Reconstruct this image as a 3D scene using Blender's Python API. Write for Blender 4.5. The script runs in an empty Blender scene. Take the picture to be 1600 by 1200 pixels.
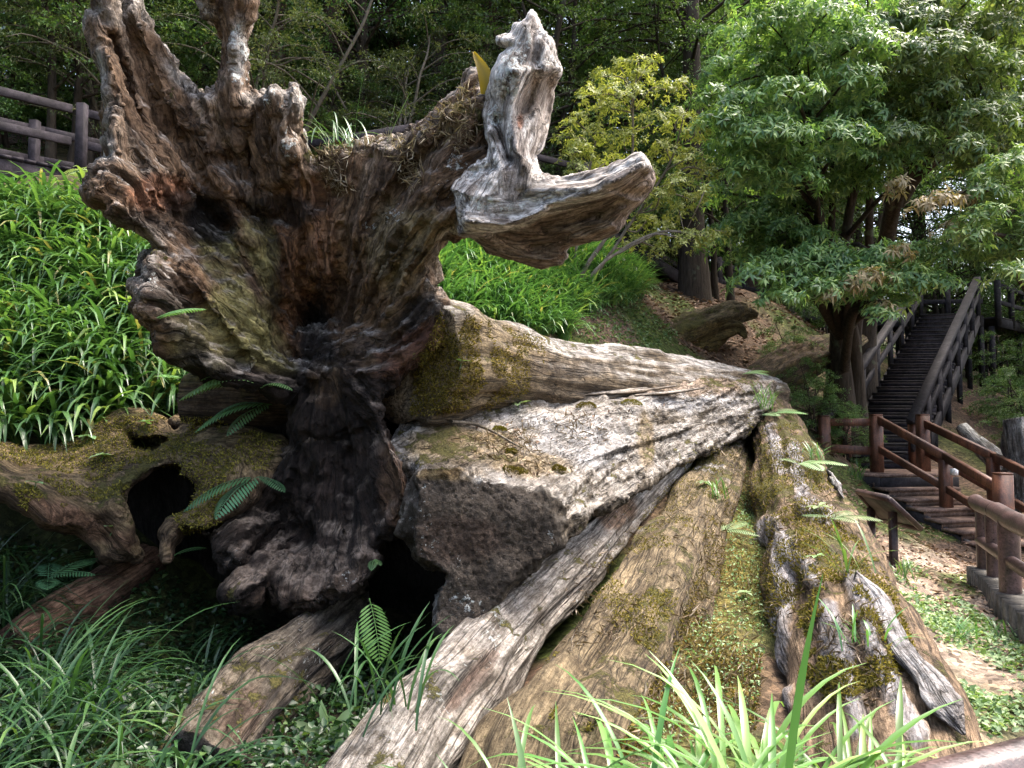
import bpy, math, random
import numpy as np
from math import radians, sin, cos, pi

rng = np.random.default_rng(7)
random.seed(7)
S = bpy.context.scene
COL = S.collection

# ------------------------------------------------------------------ camera, sky, sun, exposure
EYE = np.array([0.0, 0.0, 1.6])
PITCH = radians(3.0)
FPX = 1202.0
cam_d = bpy.data.cameras.new('camera')
cam_d.sensor_width = 36.0
cam_d.lens = FPX / 1600.0 * 36.0
cam_d.clip_start = 0.05
cam_d.clip_end = 2000.0
cam = bpy.data.objects.new('camera', cam_d)
cam.location = EYE
cam.rotation_euler = (radians(90) + PITCH, 0, 0)
COL.objects.link(cam)
S.camera = cam

SUN_EL, SUN_AZ = radians(63), radians(68)      # azimuth clockwise from +Y (north)
world = bpy.data.worlds.new('World')
S.world = world
world.use_nodes = True
wn = world.node_tree.nodes
wl = world.node_tree.links
wn.clear()
sky = wn.new('ShaderNodeTexSky')
sky.sky_type = 'NISHITA'
sky.sun_disc = False
sky.sun_elevation = SUN_EL
sky.sun_rotation = SUN_AZ
sky.air_density = 1.0
sky.dust_density = 6.0
sky.ozone_density = 1.0
bg = wn.new('ShaderNodeBackground')
bg.inputs['Strength'].default_value = 0.15
wo = wn.new('ShaderNodeOutputWorld')
wl.new(sky.outputs[0], bg.inputs[0])
wl.new(bg.outputs[0], wo.inputs[0])

sun_d = bpy.data.lights.new('sun', 'SUN')
sun_d.energy = 1.2
sun_d.angle = radians(26)
sun_d.color = (1.0, 0.96, 0.88)
sun = bpy.data.objects.new('sun', sun_d)
sun.rotation_euler = (pi / 2 - SUN_EL, 0, pi - SUN_AZ)
sun.location = (6, -6, 20)
COL.objects.link(sun)

S.view_settings.view_transform = 'Standard'
S.view_settings.look = 'None'
S.view_settings.gamma = 1.0
S.view_settings.use_curve_mapping = False
S.view_settings.exposure = 2.4
S.cycles.max_bounces = 8
S.cycles.diffuse_bounces = 3
S.cycles.glossy_bounces = 2
S.cycles.transmission_bounces = 4
S.cycles.use_denoising = True

# ------------------------------------------------------------------ geometry helpers
CF = np.array([0, cos(PITCH), sin(PITCH)])
CU = np.array([0, -sin(PITCH), cos(PITCH)])

def P(px, py, d):
    """point of the place seen at photograph pixel (px, py), d metres ahead"""
    px = np.asarray(px, float); py = np.asarray(py, float); d = np.asarray(d, float)
    X = d * (px - 800) / FPX
    Y = -d * (py - 600) / FPX
    return np.stack([X, 0 * X, 0 * X], -1) + EYE + d[..., None] * CF + Y[..., None] * CU

def proj(V):
    q = V - EYE
    d = q @ CF
    return 800 + FPX * q[..., 0] / d, 600 - FPX * (q @ CU) / d, d

def hsh(ix, iy, iz, seed):
    h = (ix * 374761393 + iy * 668265263 + iz * 2147483647 % 4294967291 + seed * 974634777) & 0xffffffff
    h = ((h ^ (h >> 13)) * 1274126177) & 0xffffffff
    h = ((h ^ (h >> 16)) * 2246822519) & 0xffffffff
    return ((h ^ (h >> 13)) & 0xffff) / 32767.5 - 1.0

def vn(p, seed=0):
    i = np.floor(p).astype(np.int64)
    f = p - i
    u = f * f * f * (f * (f * 6 - 15) + 10)
    x, y, z = i[..., 0], i[..., 1] , i[..., 2] * 57 + 11
    r = 0
    for a in (0, 1):
        wx = u[..., 0] if a else 1 - u[..., 0]
        for b in (0, 1):
            wy = u[..., 1] if b else 1 - u[..., 1]
            for c in (0, 1):
                wz = u[..., 2] if c else 1 - u[..., 2]
                r = r + wx * wy * wz * hsh(x + a, y + b, z + 57 * c, seed)
    return r

def fbm(p, octv=4, seed=0, gain=0.5):
    r = 0; a = 1.0; t = 0
    p = np.asarray(p, float)
    for k in range(octv):
        r = r + a * vn(p * (2.03 ** k) + k * 17.3, seed + k)
        t += a; a *= gain
    return r / t * 1.6

def sstep(a, b, x):
    t = np.clip((x - a) / (b - a), 0, 1)
    return t * t * (3 - 2 * t)

def catmull(pts, n):
    pts = np.asarray(pts, float)
    if len(pts) < 3:
        t = np.linspace(0, 1, n)[:, None]
        return pts[0] * (1 - t) + pts[-1] * t
    q = np.vstack([2 * pts[0] - pts[1], pts, 2 * pts[-1] - pts[-2]])
    u = np.linspace(0, len(pts) - 1 - 1e-6, n)
    k = u.astype(int); t = (u - k)[:, None]
    a, b, c, d = q[k], q[k + 1], q[k + 2], q[k + 3]
    return 0.5 * (2 * b + (c - a) * t + (2 * a - 5 * b + 4 * c - d) * t ** 2 + (3 * b - a - 3 * c + d) * t ** 3)

def unit(v):
    return v / np.maximum(np.linalg.norm(v, axis=-1, keepdims=True), 1e-9)

def normals(V, F4):
    a, b, c, d = V[F4[:, 0]], V[F4[:, 1]], V[F4[:, 2]], V[F4[:, 3]]
    n = np.cross(c - a, d - b)
    N = np.zeros_like(V)
    for k in range(4):
        for ax in range(3):
            N[:, ax] += np.bincount(F4[:, k], n[:, ax], len(V))
    return unit(N)

def new_mesh(name, V, F, attrs=None, smooth=True):
    """F: one integer array or a list of arrays of quads / triangles"""
    Fs = [np.asarray(f, np.int64) for f in (F if isinstance(F, list) else [F]) if len(f)]
    me = bpy.data.meshes.new(name)
    me.vertices.add(len(V))
    me.vertices.foreach_set('co', np.asarray(V, np.float32).ravel())
    li = np.concatenate([f.ravel() for f in Fs]).astype(np.int32)
    tot = np.concatenate([np.full(len(f), f.shape[1], np.int32) for f in Fs])
    st = np.concatenate([[0], np.cumsum(tot)[:-1]]).astype(np.int32)
    me.loops.add(len(li)); me.loops.foreach_set('vertex_index', li)
    me.polygons.add(len(tot))
    me.polygons.foreach_set('loop_start', st)
    me.polygons.foreach_set('loop_total', tot)
    me.update(calc_edges=True)
    if smooth:
        me.polygons.foreach_set('use_smooth', np.ones(len(tot), bool))
    for k, v in (attrs or {}).items():
        v = np.asarray(v, np.float32)
        if v.ndim == 1:
            me.attributes.new(k, 'FLOAT', 'POINT').data.foreach_set('value', v)
        elif v.shape[1] == 3:
            me.attributes.new(k, 'FLOAT_VECTOR', 'POINT').data.foreach_set('vector', v.ravel())
        else:
            me.attributes.new(k, 'FLOAT_COLOR', 'POINT').data.foreach_set('color', v.ravel())
    return me

def tag(o, label=None, cat=None, group=None, kind=None):
    if label: o['label'] = label
    if cat: o['category'] = cat
    if group: o['group'] = group
    if kind: o['kind'] = kind
    return o

def thing(name, label, cat, loc=(0, 0, 0), group=None):
    o = bpy.data.objects.new(name, None)
    o.empty_display_size = 0.2
    o.location = loc
    COL.objects.link(o)
    return tag(o, label, cat, group)

def add(name, V, F, m, parent=None, attrs=None, smooth=True, loc=None):
    """one mesh object; V in world metres (relative to the parent's place when there is one)"""
    V = np.asarray(V, float)
    off = np.zeros(3)
    p = parent
    while p is not None:
        off = off + np.array(p.location); p = p.parent
    l = np.zeros(3) if loc is None else np.asarray(loc, float) - off
    me = new_mesh(name, V - off - l, F, attrs, smooth)
    me.materials.append(m)
    o = bpy.data.objects.new(name, me)
    o.location = l
    o.parent = parent
    COL.objects.link(o)
    return o

class MB:
    """collects boxes and bars into one mesh"""
    def __init__(s): s.V = []; s.F = []; s.n = 0
    def raw(s, V, F):
        s.V.append(np.asarray(V, float)); s.F.append(np.asarray(F) + s.n); s.n += len(V)
    def hexa(s, b, t, bev=0.0):
        """b, t: four corners bottom and top (same winding, counter-clockwise from above)"""
        V = np.vstack([b, t])
        F = [[3, 2, 1, 0], [4, 5, 6, 7], [0, 1, 5, 4], [1, 2, 6, 5], [2, 3, 7, 6], [3, 0, 4, 7]]
        s.raw(V, F)
    def bar(s, a, b, w, h, up=(0, 0, 1)):
        a = np.asarray(a, float); b = np.asarray(b, float)
        d = unit(b - a); up = np.asarray(up, float)
        if abs(d @ up) > 0.95: up = np.array([0, 1.0, 0])
        r = unit(np.cross(d, up)); u = np.cross(r, d)
        # octagonal section = bevelled bar
        c = 0.12 * min(w, h)
        sec = [(-w/2+c, -h/2), (w/2-c, -h/2), (w/2, -h/2+c), (w/2, h/2-c), (w/2-c, h/2), (-w/2+c, h/2), (-w/2, h/2-c), (-w/2, -h/2+c)]
        V = [a + r * x + u * y for x, y in sec] + [b + r * x + u * y for x, y in sec]
        s.raw(V, [[i, (i + 1) % 8, 8 + (i + 1) % 8, 8 + i] for i in range(8)] + [[7, 6, 1, 0], [6, 5, 2, 1], [5, 4, 3, 2]] + [[8, 9, 14, 15], [9, 10, 13, 14], [10, 11, 12, 13]])
    def out(s, name, m, parent=None, smooth=False, loc=None, attrs=None):
        return add(name, np.vstack(s.V), np.vstack(s.F), m, parent, attrs, smooth, loc)

def bar_obj(name, a, b, w, h, m, parent, up=(0, 0, 1)):
    q = MB(); q.bar(a, b, w, h, up); return q.out(name, m, parent)

def frames(path):
    T = unit(np.gradient(path, axis=0))
    n = np.cross(T[0], [0, 0, 1.0])
    if np.linalg.norm(n) < 1e-3: n = np.array([1.0, 0, 0])
    n = unit(n); N = [n]
    for k in range(1, len(path)):
        n = N[-1] - T[k] * (N[-1] @ T[k]); N.append(unit(n))
    N = np.array(N)
    return T, N, np.cross(T, N)

def loft(pts, rad, ns=60, nr=20, seed=0, lump=0.15, ridge=0.1, ridge_n=3.0, squash=1.0, capn=3, lumpf=1.2):
    """tube along a spline with irregular, fibre-ridged section; returns V, quads, grain coordinate"""
    path = catmull(pts, ns); r = catmull(np.asarray(rad, float)[:, None], ns)[:, 0]
    T, N, B = frames(path)
    u = np.concatenate([[0], np.cumsum(np.linalg.norm(np.diff(path, axis=0), axis=1))])
    th = np.linspace(0, 2 * pi, nr, endpoint=False)
    c, s_ = np.cos(th), np.sin(th)
    q = np.stack([np.broadcast_to(c, (ns, nr)), np.broadcast_to(s_, (ns, nr)), np.broadcast_to(u[:, None], (ns, nr))], -1)
    rr = 1 + lump * fbm(q * [1.1, 1.1, lumpf], 3, seed) + ridge * (fbm(q * [ridge_n, ridge_n, 0.45], 3, seed + 9) - 0.6 * np.abs(fbm(q * [ridge_n * 1.7, ridge_n * 1.7, 0.6], 2, seed + 19)))
    rr = rr * r[:, None]
    V = path[:, None] + N[:, None] * (rr * c)[..., None] + B[:, None] * (rr * s_ * squash)[..., None]
    G = np.stack([rr * c, rr * s_, np.broadcast_to(u[:, None] * 0.14 + seed * 3.1, (ns, nr))], -1)
    V = V.reshape(-1, 3); G = G.reshape(-1, 3)
    i = np.arange(ns - 1)[:, None] * nr; j = np.arange(nr)[None]
    F = np.stack([i + j, i + (j + 1) % nr, i + nr + (j + 1) % nr, i + nr + j], -1).reshape(-1, 4)
    tri = []
    VV = [V]; GG = [G]; n = len(V)
    for end in (0, ns - 1):
        prev = end * nr + np.arange(nr)
        for k in range(1, capn + 1):
            f = 1 - k / (capn + 0.0)
            cen = path[end]
            if k < capn:
                ring = cen + (V[end * nr:end * nr + nr] - cen) * f + T[end] * (0.05 * r[end] * vn(np.stack([c * 3 * f, s_ * 3 * f, 0 * c + seed], -1), 3))[:, None]
                VV.append(ring); GG.append(G[end * nr:end * nr + nr] * [f, f, 1])
                cur = n + np.arange(nr); n += nr
                qd = np.stack([prev, np.roll(prev, -1), np.roll(cur, -1), cur], -1)
                F = np.vstack([F, qd if end else qd[:, ::-1]])
                prev = cur
            else:
                VV.append(cen[None]); GG.append(np.array([[0, 0, u[end] * 0.14 + seed * 3.1]]))
                t3 = np.stack([prev, np.roll(prev, -1), np.full(nr, n)], -1)
                tri.append(t3 if end else t3[:, ::-1]); n += 1
    return np.vstack(VV), [F, np.vstack(tri)], np.vstack(GG)

def tube(path, r, nr=6, ns=None):
    """plain tapered tube (branches, twigs)"""
    path = np.asarray(path, float)
    ns = ns or len(path) * 3
    p = catmull(path, ns)
    r = catmull(np.asarray(r, float).reshape(-1, 1), ns)[:, 0] if np.ndim(r) else np.full(ns, r)
    T, N, B = frames(p)
    th = np.linspace(0, 2 * pi, nr, endpoint=False)
    V = p[:, None] + r[:, None, None] * (N[:, None] * np.cos(th)[None, :, None] + B[:, None] * np.sin(th)[None, :, None])
    i = np.arange(ns - 1)[:, None] * nr; j = np.arange(nr)[None]
    F = np.stack([i + j, i + (j + 1) % nr, i + nr + (j + 1) % nr, i + nr + j], -1).reshape(-1, 4)
    cap = np.array([[0, 1, 2, 2]])[:0]
    return V.reshape(-1, 3), F

class Acc:
    def __init__(s): s.V = []; s.F = []; s.A = []; s.n = 0
    def add(s, V, F, a=None):
        s.V.append(V); s.F.append(np.asarray(F) + s.n); s.n += len(V)
        if a is not None: s.A.append(np.broadcast_to(a, (len(V),)) if np.ndim(a) < 2 else a)
    def get(s): return np.vstack(s.V), np.vstack(s.F), (np.concatenate(s.A) if s.A else None)

# ------------------------------------------------------------------ signed-distance modelling (surface nets)
def surface_nets(F, org, h):
    nx, ny, nz = F.shape
    ins = F < 0
    cnt = np.zeros((nx - 1, ny - 1, nz - 1), np.float32)
    acc = np.zeros((nx - 1, ny - 1, nz - 1, 3), np.float32)
    sl = lambda o: tuple(slice(o[k], F.shape[k] - 1 + o[k]) for k in range(3))
    cs = [(a, b, c) for a in (0, 1) for b in (0, 1) for c in (0, 1)]
    for a in cs:
        for ax in range(3):
            if a[ax]: continue
            b = list(a); b[ax] = 1
            fa, fb = F[sl(a)], F[sl(b)]
            m = ins[sl(a)] != ins[sl(b)]
            t = np.where(m, fa / np.where(m, fa - fb, 1), 0)
            cnt += m
            for k in range(3):
                acc[..., k] += m * (a[k] + (t if k == ax else 0))
    mixed = cnt > 0
    idx = np.full(cnt.shape, -1, np.int64)
    idx[mixed] = np.arange(mixed.sum())
    base = np.argwhere(mixed)
    V = (base + acc[mixed] / cnt[mixed][:, None]) * h + org
    Q = []
    for ax in range(3):
        o = [0, 0, 0]; o[ax] = 1
        A = ins[tuple(slice(0, F.shape[k] - o[k]) for k in range(3))]
        B = ins[tuple(slice(o[k], F.shape[k]) for k in range(3))]
        e = np.argwhere(A != B)
        u, v = [(1, 2), (2, 0), (0, 1)][ax]
        ok = (e[:, u] > 0) & (e[:, v] > 0) & (e[:, u] < idx.shape[u]) & (e[:, v] < idx.shape[v]) & (e[:, ax] < idx.shape[ax])
        e = e[ok]
        sgn = A[tuple(e.T)]
        def cell(du, dv):
            c = e.copy(); c[:, u] -= du; c[:, v] -= dv
            return idx[tuple(c.T)]
        q = np.stack([cell(1, 1), cell(0, 1), cell(0, 0), cell(1, 0)], -1)
        q[~sgn] = q[~sgn][:, ::-1]
        Q.append(q)
    Q = np.vstack(Q)
    return V, Q[(Q >= 0).all(1)]

MS = 4.0
GX, GY = np.meshgrid(np.arange(-120, 1720, MS), np.arange(-160, 1360, MS), indexing='ij')

def poly_map(poly):
    poly = np.asarray(poly, float)
    d2 = np.full(GX.shape, 1e12); inside = np.zeros(GX.shape, bool)
    for a, b in zip(poly, np.roll(poly, -1, 0)):
        e = b - a
        t = np.clip(((GX - a[0]) * e[0] + (GY - a[1]) * e[1]) / (e @ e + 1e-9), 0, 1)
        d2 = np.minimum(d2, (GX - a[0] - t * e[0]) ** 2 + (GY - a[1] - t * e[1]) ** 2)
        if a[1] != b[1]:
            c = ((a[1] > GY) != (b[1] > GY)) & (GX < (b[0] - a[0]) * (GY - a[1]) / (b[1] - a[1]) + a[0])
            inside ^= c
    return np.where(inside, -1, 1) * np.sqrt(d2)

def line_map(line):
    line = np.asarray(line, float); d2 = np.full(GX.shape, 1e12)
    for a, b in zip(line[:-1], line[1:]):
        e = b - a
        t = np.clip(((GX - a[0]) * e[0] + (GY - a[1]) * e[1]) / (e @ e + 1e-9), 0, 1)
        d2 = np.minimum(d2, (GX - a[0] - t * e[0]) ** 2 + (GY - a[1] - t * e[1]) ** 2)
    return np.sqrt(d2)

def tps(ctrl, qx, qy, smooth=0.0):
    c = np.asarray(ctrl, float)
    n = len(c)
    def k(r2): return 0.5 * r2 * np.log(r2 + 1e-9)
    sc = c[:, :2].std()
    X = c[:, :2] / sc
    K = k(((X[:, None] - X[None]) ** 2).sum(-1)) + smooth * np.eye(n)
    Pm = np.c_[np.ones(n), X]
    A = np.block([[K, Pm], [Pm.T, np.zeros((3, 3))]])
    w = np.linalg.solve(A, np.r_[c[:, 2], 0, 0, 0])
    q = np.stack([qx, qy], -1) / sc
    r = w[n] + w[n + 1] * q[..., 0] + w[n + 2] * q[..., 1]
    for i in range(n):
        r = r + w[i] * k(((q - X[i]) ** 2).sum(-1))
    return r

def samp(M, px, py):
    x = np.clip((px + 120) / MS, 0, GX.shape[0] - 1.001); y = np.clip((py + 160) / MS, 0, GX.shape[1] - 1.001)
    i = x.astype(np.int32); j = y.astype(np.int32); fx = (x - i).astype(np.float32); fy = (y - j).astype(np.float32)
    M = M.astype(np.float32)
    return (M[i, j] * (1 - fx) + M[i + 1, j] * fx) * (1 - fy) + (M[i, j + 1] * (1 - fx) + M[i + 1, j + 1] * fx) * fy

def smax(a, b, k):
    h = np.clip(0.5 + 0.5 * (a - b) / k, 0, 1)
    return b + (a - b) * h + k * h * (1 - h)

def smin(a, b, k): return -smax(-a, -b, k)

class Field:
    def __init__(s, lo, hi, h):
        s.lo = np.asarray(lo, float); s.h = h
        ax = [np.arange(lo[k], hi[k] + h, h, dtype=np.float32) for k in range(3)]
        s.X, s.Y, s.Z = np.meshgrid(*ax, indexing='ij')
        q0 = s.Y * CF[1] + (s.Z - 1.6) * CF[2]
        s.D = q0
        s.px = 800 + FPX * s.X / q0
        s.py = 600 - FPX * (s.Y * CU[1] + (s.Z - 1.6) * CU[2]) / q0
        s.F = np.full(s.X.shape, 9.0, np.float32)
    def slab(s, pm, front, back, k=0.12):
        f = samp(pm, s.px, s.py) * s.D / FPX
        fr = samp(front, s.px, s.py)
        f = smax(f, fr - s.D, k)
        return smax(f, s.D - (samp(back, s.px, s.py) if np.ndim(back) else back), k)
    def tube(s, pts, rad, k=0.0, sq=None):
        """distance to a chain of tapered capsules"""
        out = np.full(s.X.shape, 9.0, np.float32)
        pts = np.asarray(pts, float)
        for i in range(len(pts) - 1):
            a, b = pts[i], pts[i + 1]; ra, rb = rad[i], rad[i + 1]
            m = max(ra, rb) + 0.35
            lo = ((np.minimum(a, b) - m - s.lo) / s.h).astype(int); hi = ((np.maximum(a, b) + m - s.lo) / s.h).astype(int) + 1
            lo = np.clip(lo, 0, np.array(s.X.shape)); hi = np.clip(hi, 0, np.array(s.X.shape))
            if (hi <= lo).any(): continue
            w = tuple(slice(lo[q], hi[q]) for q in range(3))
            e = b - a
            x, y, z = s.X[w] - a[0], s.Y[w] - a[1], s.Z[w] - a[2]
            t = np.clip((x * e[0] + y * e[1] + z * e[2]) / (e @ e), 0, 1)
            d = np.sqrt((x - t * e[0]) ** 2 + (y - t * e[1]) ** 2 + (z - t * e[2]) ** 2) - (ra + (rb - ra) * t)
            out[w] = np.minimum(out[w], d)
        return out
    def mesh(s):
        F = s.F.copy()
        F[0] = F[-1] = 1; F[:, 0] = F[:, -1] = 1; F[:, :, 0] = F[:, :, -1] = 1
        return surface_nets(F, s.lo, s.h)

def grain(V, lines):
    """fibre coordinate of every vertex from the closest fibre line"""
    best = np.full(len(V), 1e9); G = np.zeros((len(V), 3))
    for li, ln in enumerate(lines):
        p = catmull(ln, 14); T, N, B = frames(p)
        u = np.concatenate([[0], np.cumsum(np.linalg.norm(np.diff(p, axis=0), axis=1))])
        for k in range(len(p) - 1):
            e = p[k + 1] - p[k]; q = V - p[k]
            tt = (q @ e) / (e @ e)
            t = np.clip(tt, 0, 1)
            off = q - t[:, None] * e
            d = (off ** 2).sum(1)
            m = d < best
            best[m] = d[m]
            tu = u[k] + np.clip(tt[m], -3, 4) * np.linalg.norm(e)
            G[m] = np.stack([off[m] @ N[k] + li * 1.7, off[m] @ B[k], 0.14 * tu], -1)
    return G

def bumpy(V, F, G, lump=0.05, lf=2.2, fib=0.03, ff=8.0, crack=0.03, seed=0, flake=0.0, mask=None):
    N = normals(V, F)
    d = lump * fbm(V * lf, 3, seed)
    n1 = fbm(G * [ff, ff, ff * 0.8], 3, seed + 5)
    n2 = fbm(G * [ff * 0.55, ff * 0.55, ff * 0.4], 2, seed + 8)
    d = d + fib * n1 - crack * (1 - sstep(0.0, 0.22, np.abs(n2)))
    if flake:
        q = 2.2 * fbm(G * [5, 5, 6] + 0.25 * V, 4, seed + 11)
        st = np.floor(q * 2) / 2 + 0.5 * sstep(0.35, 0.65, q * 2 - np.floor(q * 2))
        d = d + flake * st + flake * 0.7 * fbm(V * 14, 2, seed + 13)
    if mask is not None: d = d * mask(V, N)
    return V + N * d[:, None]

def subdiv(V, F):
    """every quad into four"""
    E = np.stack([F, np.roll(F, -1, 1)], -1).reshape(-1, 2); E.sort(1)
    key = E[:, 0] * len(V) + E[:, 1]
    uq, first, inv = np.unique(key, return_index=True, return_inverse=True)
    mid = V[E[first]].mean(1); fc = V[F].mean(1)
    e = inv.reshape(-1, 4) + len(V); c = np.arange(len(F)) + len(V) + len(uq)
    Q = np.concatenate([np.stack([F[:, k], e[:, k], c, e[:, k - 1]], -1) for k in range(4)])
    return np.vstack([V, mid, fc]), Q

def mixc(a, b, w):
    return a * (1 - w[:, None]) + np.asarray(b) * w[:, None]

# ------------------------------------------------------------------ materials
class NT:
    def __init__(s, name):
        s.m = bpy.data.materials.new(name); s.m.use_nodes = True
        s.t = s.m.node_tree; s.t.nodes.clear()
        s.o = s.t.nodes.new('ShaderNodeOutputMaterial')
    def n(s, typ, **kw):
        x = s.t.nodes.new(typ)
        for k, v in kw.items():
            if k.startswith('_'): setattr(x, k[1:], v)
            else:
                key = k.replace('__', ' ')
                x.inputs[int(key[1:]) if key[0] == 'i' and key[1:].isdigit() else key].default_value = v
        return x
    def l(s, a, b): s.t.links.new(a, b)
    def noise(s, vec, scale, detail=4, rough=0.55, dist=0.0):
        x = s.n('ShaderNodeTexNoise', Scale=scale, Detail=detail, Roughness=rough, Distortion=dist)
        if vec is not None: s.l(vec, x.inputs['Vector'])
        return x.outputs['Fac']
    def ramp(s, fac, stops, interp='LINEAR'):
        x = s.n('ShaderNodeValToRGB'); e = x.color_ramp.elements
        x.color_ramp.interpolation = interp
        while len(e) < len(stops): e.new(0.5)
        for k, (p, c) in enumerate(stops):
            e[k].position = p; e[k].color = (*c, 1) if len(c) == 3 else c
        s.l(fac, x.inputs[0]); return x.outputs[0]
    def mr(s, v, a, b, c=0.0, d=1.0):
        x = s.n('ShaderNodeMapRange', i1=a, i2=b, i3=c, i4=d); s.l(v, x.inputs[0]); return x.outputs[0]
    def math(s, op, a, b=None, clamp=False):
        x = s.n('ShaderNodeMath', _operation=op, _use_clamp=clamp)
        for k, v in enumerate((a, b)):
            if v is None: continue
            if isinstance(v, (int, float)): x.inputs[k].default_value = v
            else: s.l(v, x.inputs[k])
        return x.outputs[0]
    def mix(s, fac, a, b, mode='MIX'):
        x = s.n('ShaderNodeMix', _data_type='RGBA', _blend_type=mode)
        for k, v in ((0, fac), (6, a), (7, b)):
            if isinstance(v, (int, float)): x.inputs[k].default_value = v
            elif isinstance(v, tuple): x.inputs[k].default_value = (*v, 1)
            else: s.l(v, x.inputs[k])
        return x.outputs[2]
    def attr(s, name): return s.n('ShaderNodeAttribute', _attribute_name=name)
    def bsdf(s, col, rough=0.8, spec=0.3, height=None, bd=0.02, bs=0.6, trans=None):
        b = s.n('ShaderNodeBsdfPrincipled')
        for key, v in (('Base Color', col), ('Roughness', rough), ('Specular IOR Level', spec)):
            if isinstance(v, tuple): b.inputs[key].default_value = (*v, 1)
            elif isinstance(v, (int, float)): b.inputs[key].default_value = v
            else: s.l(v, b.inputs[key])
        if height is not None:
            u = s.n('ShaderNodeBump', Strength=bs, Distance=bd)
            s.l(height, u.inputs['Height']); s.l(u.outputs[0], b.inputs['Normal'])
        out = b.outputs[0]
        if trans:
            tl = s.n('ShaderNodeBsdfTranslucent')
            if isinstance(col, tuple): tl.inputs[0].default_value = (*col, 1)
            else:
                c2 = s.mix(1.0, col, (1.25, 1.3, 0.55), 'MULTIPLY'); s.l(c2, tl.inputs[0])
            mx = s.n('ShaderNodeMixShader', Fac=trans)
            s.l(out, mx.inputs[1]); s.l(tl.outputs[0], mx.inputs[2]); out = mx.outputs[0]
        s.l(out, s.o.inputs[0])
        return s.m

def dead_wood():
    s = NT('dead_wood')
    g = s.attr('gr').outputs['Vector']
    col = s.attr('col').outputs['Color']
    lm = s.n('ShaderNodeSeparateXYZ'); s.l(s.attr('lm').outputs['Vector'], lm.inputs[0])
    pos = s.n('ShaderNodeNewGeometry').outputs['Position']
    g3 = s.n('ShaderNodeMapping'); g3.inputs['Scale'].default_value = (1, 1, 0.4); s.l(g, g3.inputs[0])
    A = s.noise(g, 13, 7, 0.72, 0.25)
    B = s.noise(g, 55, 5, 0.7)
    C = s.noise(g3.outputs[0], 9.0, 3, 0.55, 0.3)
    E = s.noise(pos, 3.2, 8, 0.72)
    K = s.noise(pos, 38, 6, 0.75)
    K2 = s.noise(pos, 120, 3, 0.7)
    crack = s.mr(s.math('ABSOLUTE', s.math('SUBTRACT', C, 0.5)), 0.0, 0.03)
    crack = s.math('MAXIMUM', crack, lm.outputs[2])
    f = s.ramp(A, [(0.34, (0.42, 0.39, 0.36)), (0.46, (0.86, 0.86, 0.85)), (0.55, (1.1, 1.1, 1.09)), (0.68, (1.5, 1.47, 1.42))])
    c = s.mix(1.0, col, f, 'MULTIPLY')
    f2 = s.ramp(B, [(0.38, (0.50, 0.48, 0.46)), (0.62, (1.5, 1.5, 1.5))])
    c = s.mix(1.0, c, f2, 'MULTIPLY')
    f3 = s.ramp(E, [(0.37, (0.62, 0.58, 0.53)), (0.5, (1.0, 1.0, 1.0)), (0.63, (1.3, 1.31, 1.31))])
    c = s.mix(1.0, c, f3, 'MULTIPLY')
    f4 = s.ramp(K, [(0.36, (0.55, 0.51, 0.47)), (0.47, (0.95, 0.94, 0.92)), (0.58, (1.07, 1.07, 1.07)), (0.68, (1.35, 1.35, 1.35))])
    c = s.mix(1.0, c, f4, 'MULTIPLY')
    ck = s.math('ADD', s.math('MULTIPLY', crack, 0.55), 0.45)
    c = s.mix(1.0, c, ck, 'MULTIPLY')
    # moss
    M1 = s.noise(pos, 5.5, 8, 0.68)
    M2 = s.noise(pos, 60, 4, 0.7)
    mm = s.mr(s.math('ADD', s.math('ADD', M1, s.math('MULTIPLY', M2, 0.28)), s.math('MULTIPLY', lm.outputs[1], 0.55)), 0.78, 0.83)
    mcol = s.ramp(s.math('ADD', s.math('MULTIPLY', M2, 0.6), s.math('MULTIPLY', s.noise(pos, 9, 4), 0.4)), [(0.34, (0.030, 0.028, 0.009)), (0.46, (0.082, 0.076, 0.020)), (0.57, (0.15, 0.130, 0.036)), (0.68, (0.23, 0.19, 0.075))])
    c = s.mix(mm, c, mcol)
    # pale crusts of lichen
    L1 = s.noise(pos, 24, 10, 0.78, 0.3)
    L2 = s.noise(pos, 4.0, 3, 0.5)
    ll = s.mr(s.math('ADD', s.math('ADD', L1, s.math('MULTIPLY', L2, 0.35)), s.math('MULTIPLY', lm.outputs[0], 0.42)), 0.835, 0.865)
    lcol = s.ramp(s.noise(pos, 42, 3), [(0.3, (0.36, 0.40, 0.37)), (0.55, (0.62, 0.64, 0.62)), (0.7, (0.74, 0.75, 0.74))])
    c = s.mix(ll, c, lcol)
    h = s.math('ADD', s.math('ADD', s.math('MULTIPLY', A, 1.1), s.math('MULTIPLY', B, 0.45)), s.math('MULTIPLY', crack, 0.5))
    h = s.math('ADD', h, s.math('ADD', s.math('MULTIPLY', ll, 0.3), s.math('MULTIPLY', mm, s.math('ADD', 0.2, s.math('MULTIPLY', M2, 1.6)))))
    h = s.math('ADD', h, s.math('ADD', s.math('MULTIPLY', K, 0.55), s.math('MULTIPLY', K2, 0.35)))
    return s.bsdf(c, 0.8, 0.22, h, 0.035, 1.0)

def leaf_mat(name, stops, trans=0.3, rough=0.42, spec=0.5):
    s = NT(name)
    r = s.attr('rnd').outputs['Fac']
    oi = s.n('ShaderNodeObjectInfo').outputs['Random']
    c = s.ramp(r, stops)
    hv = s.n('ShaderNodeHueSaturation')
    s.l(c, hv.inputs['Color']); s.l(s.mr(oi, 0, 1, 0.75, 1.2), hv.inputs['Value']); s.l(s.mr(oi, 0, 1, 0.485, 0.515), hv.inputs['Hue'])
    return s.bsdf(hv.outputs[0], rough, spec, trans=trans)

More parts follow.
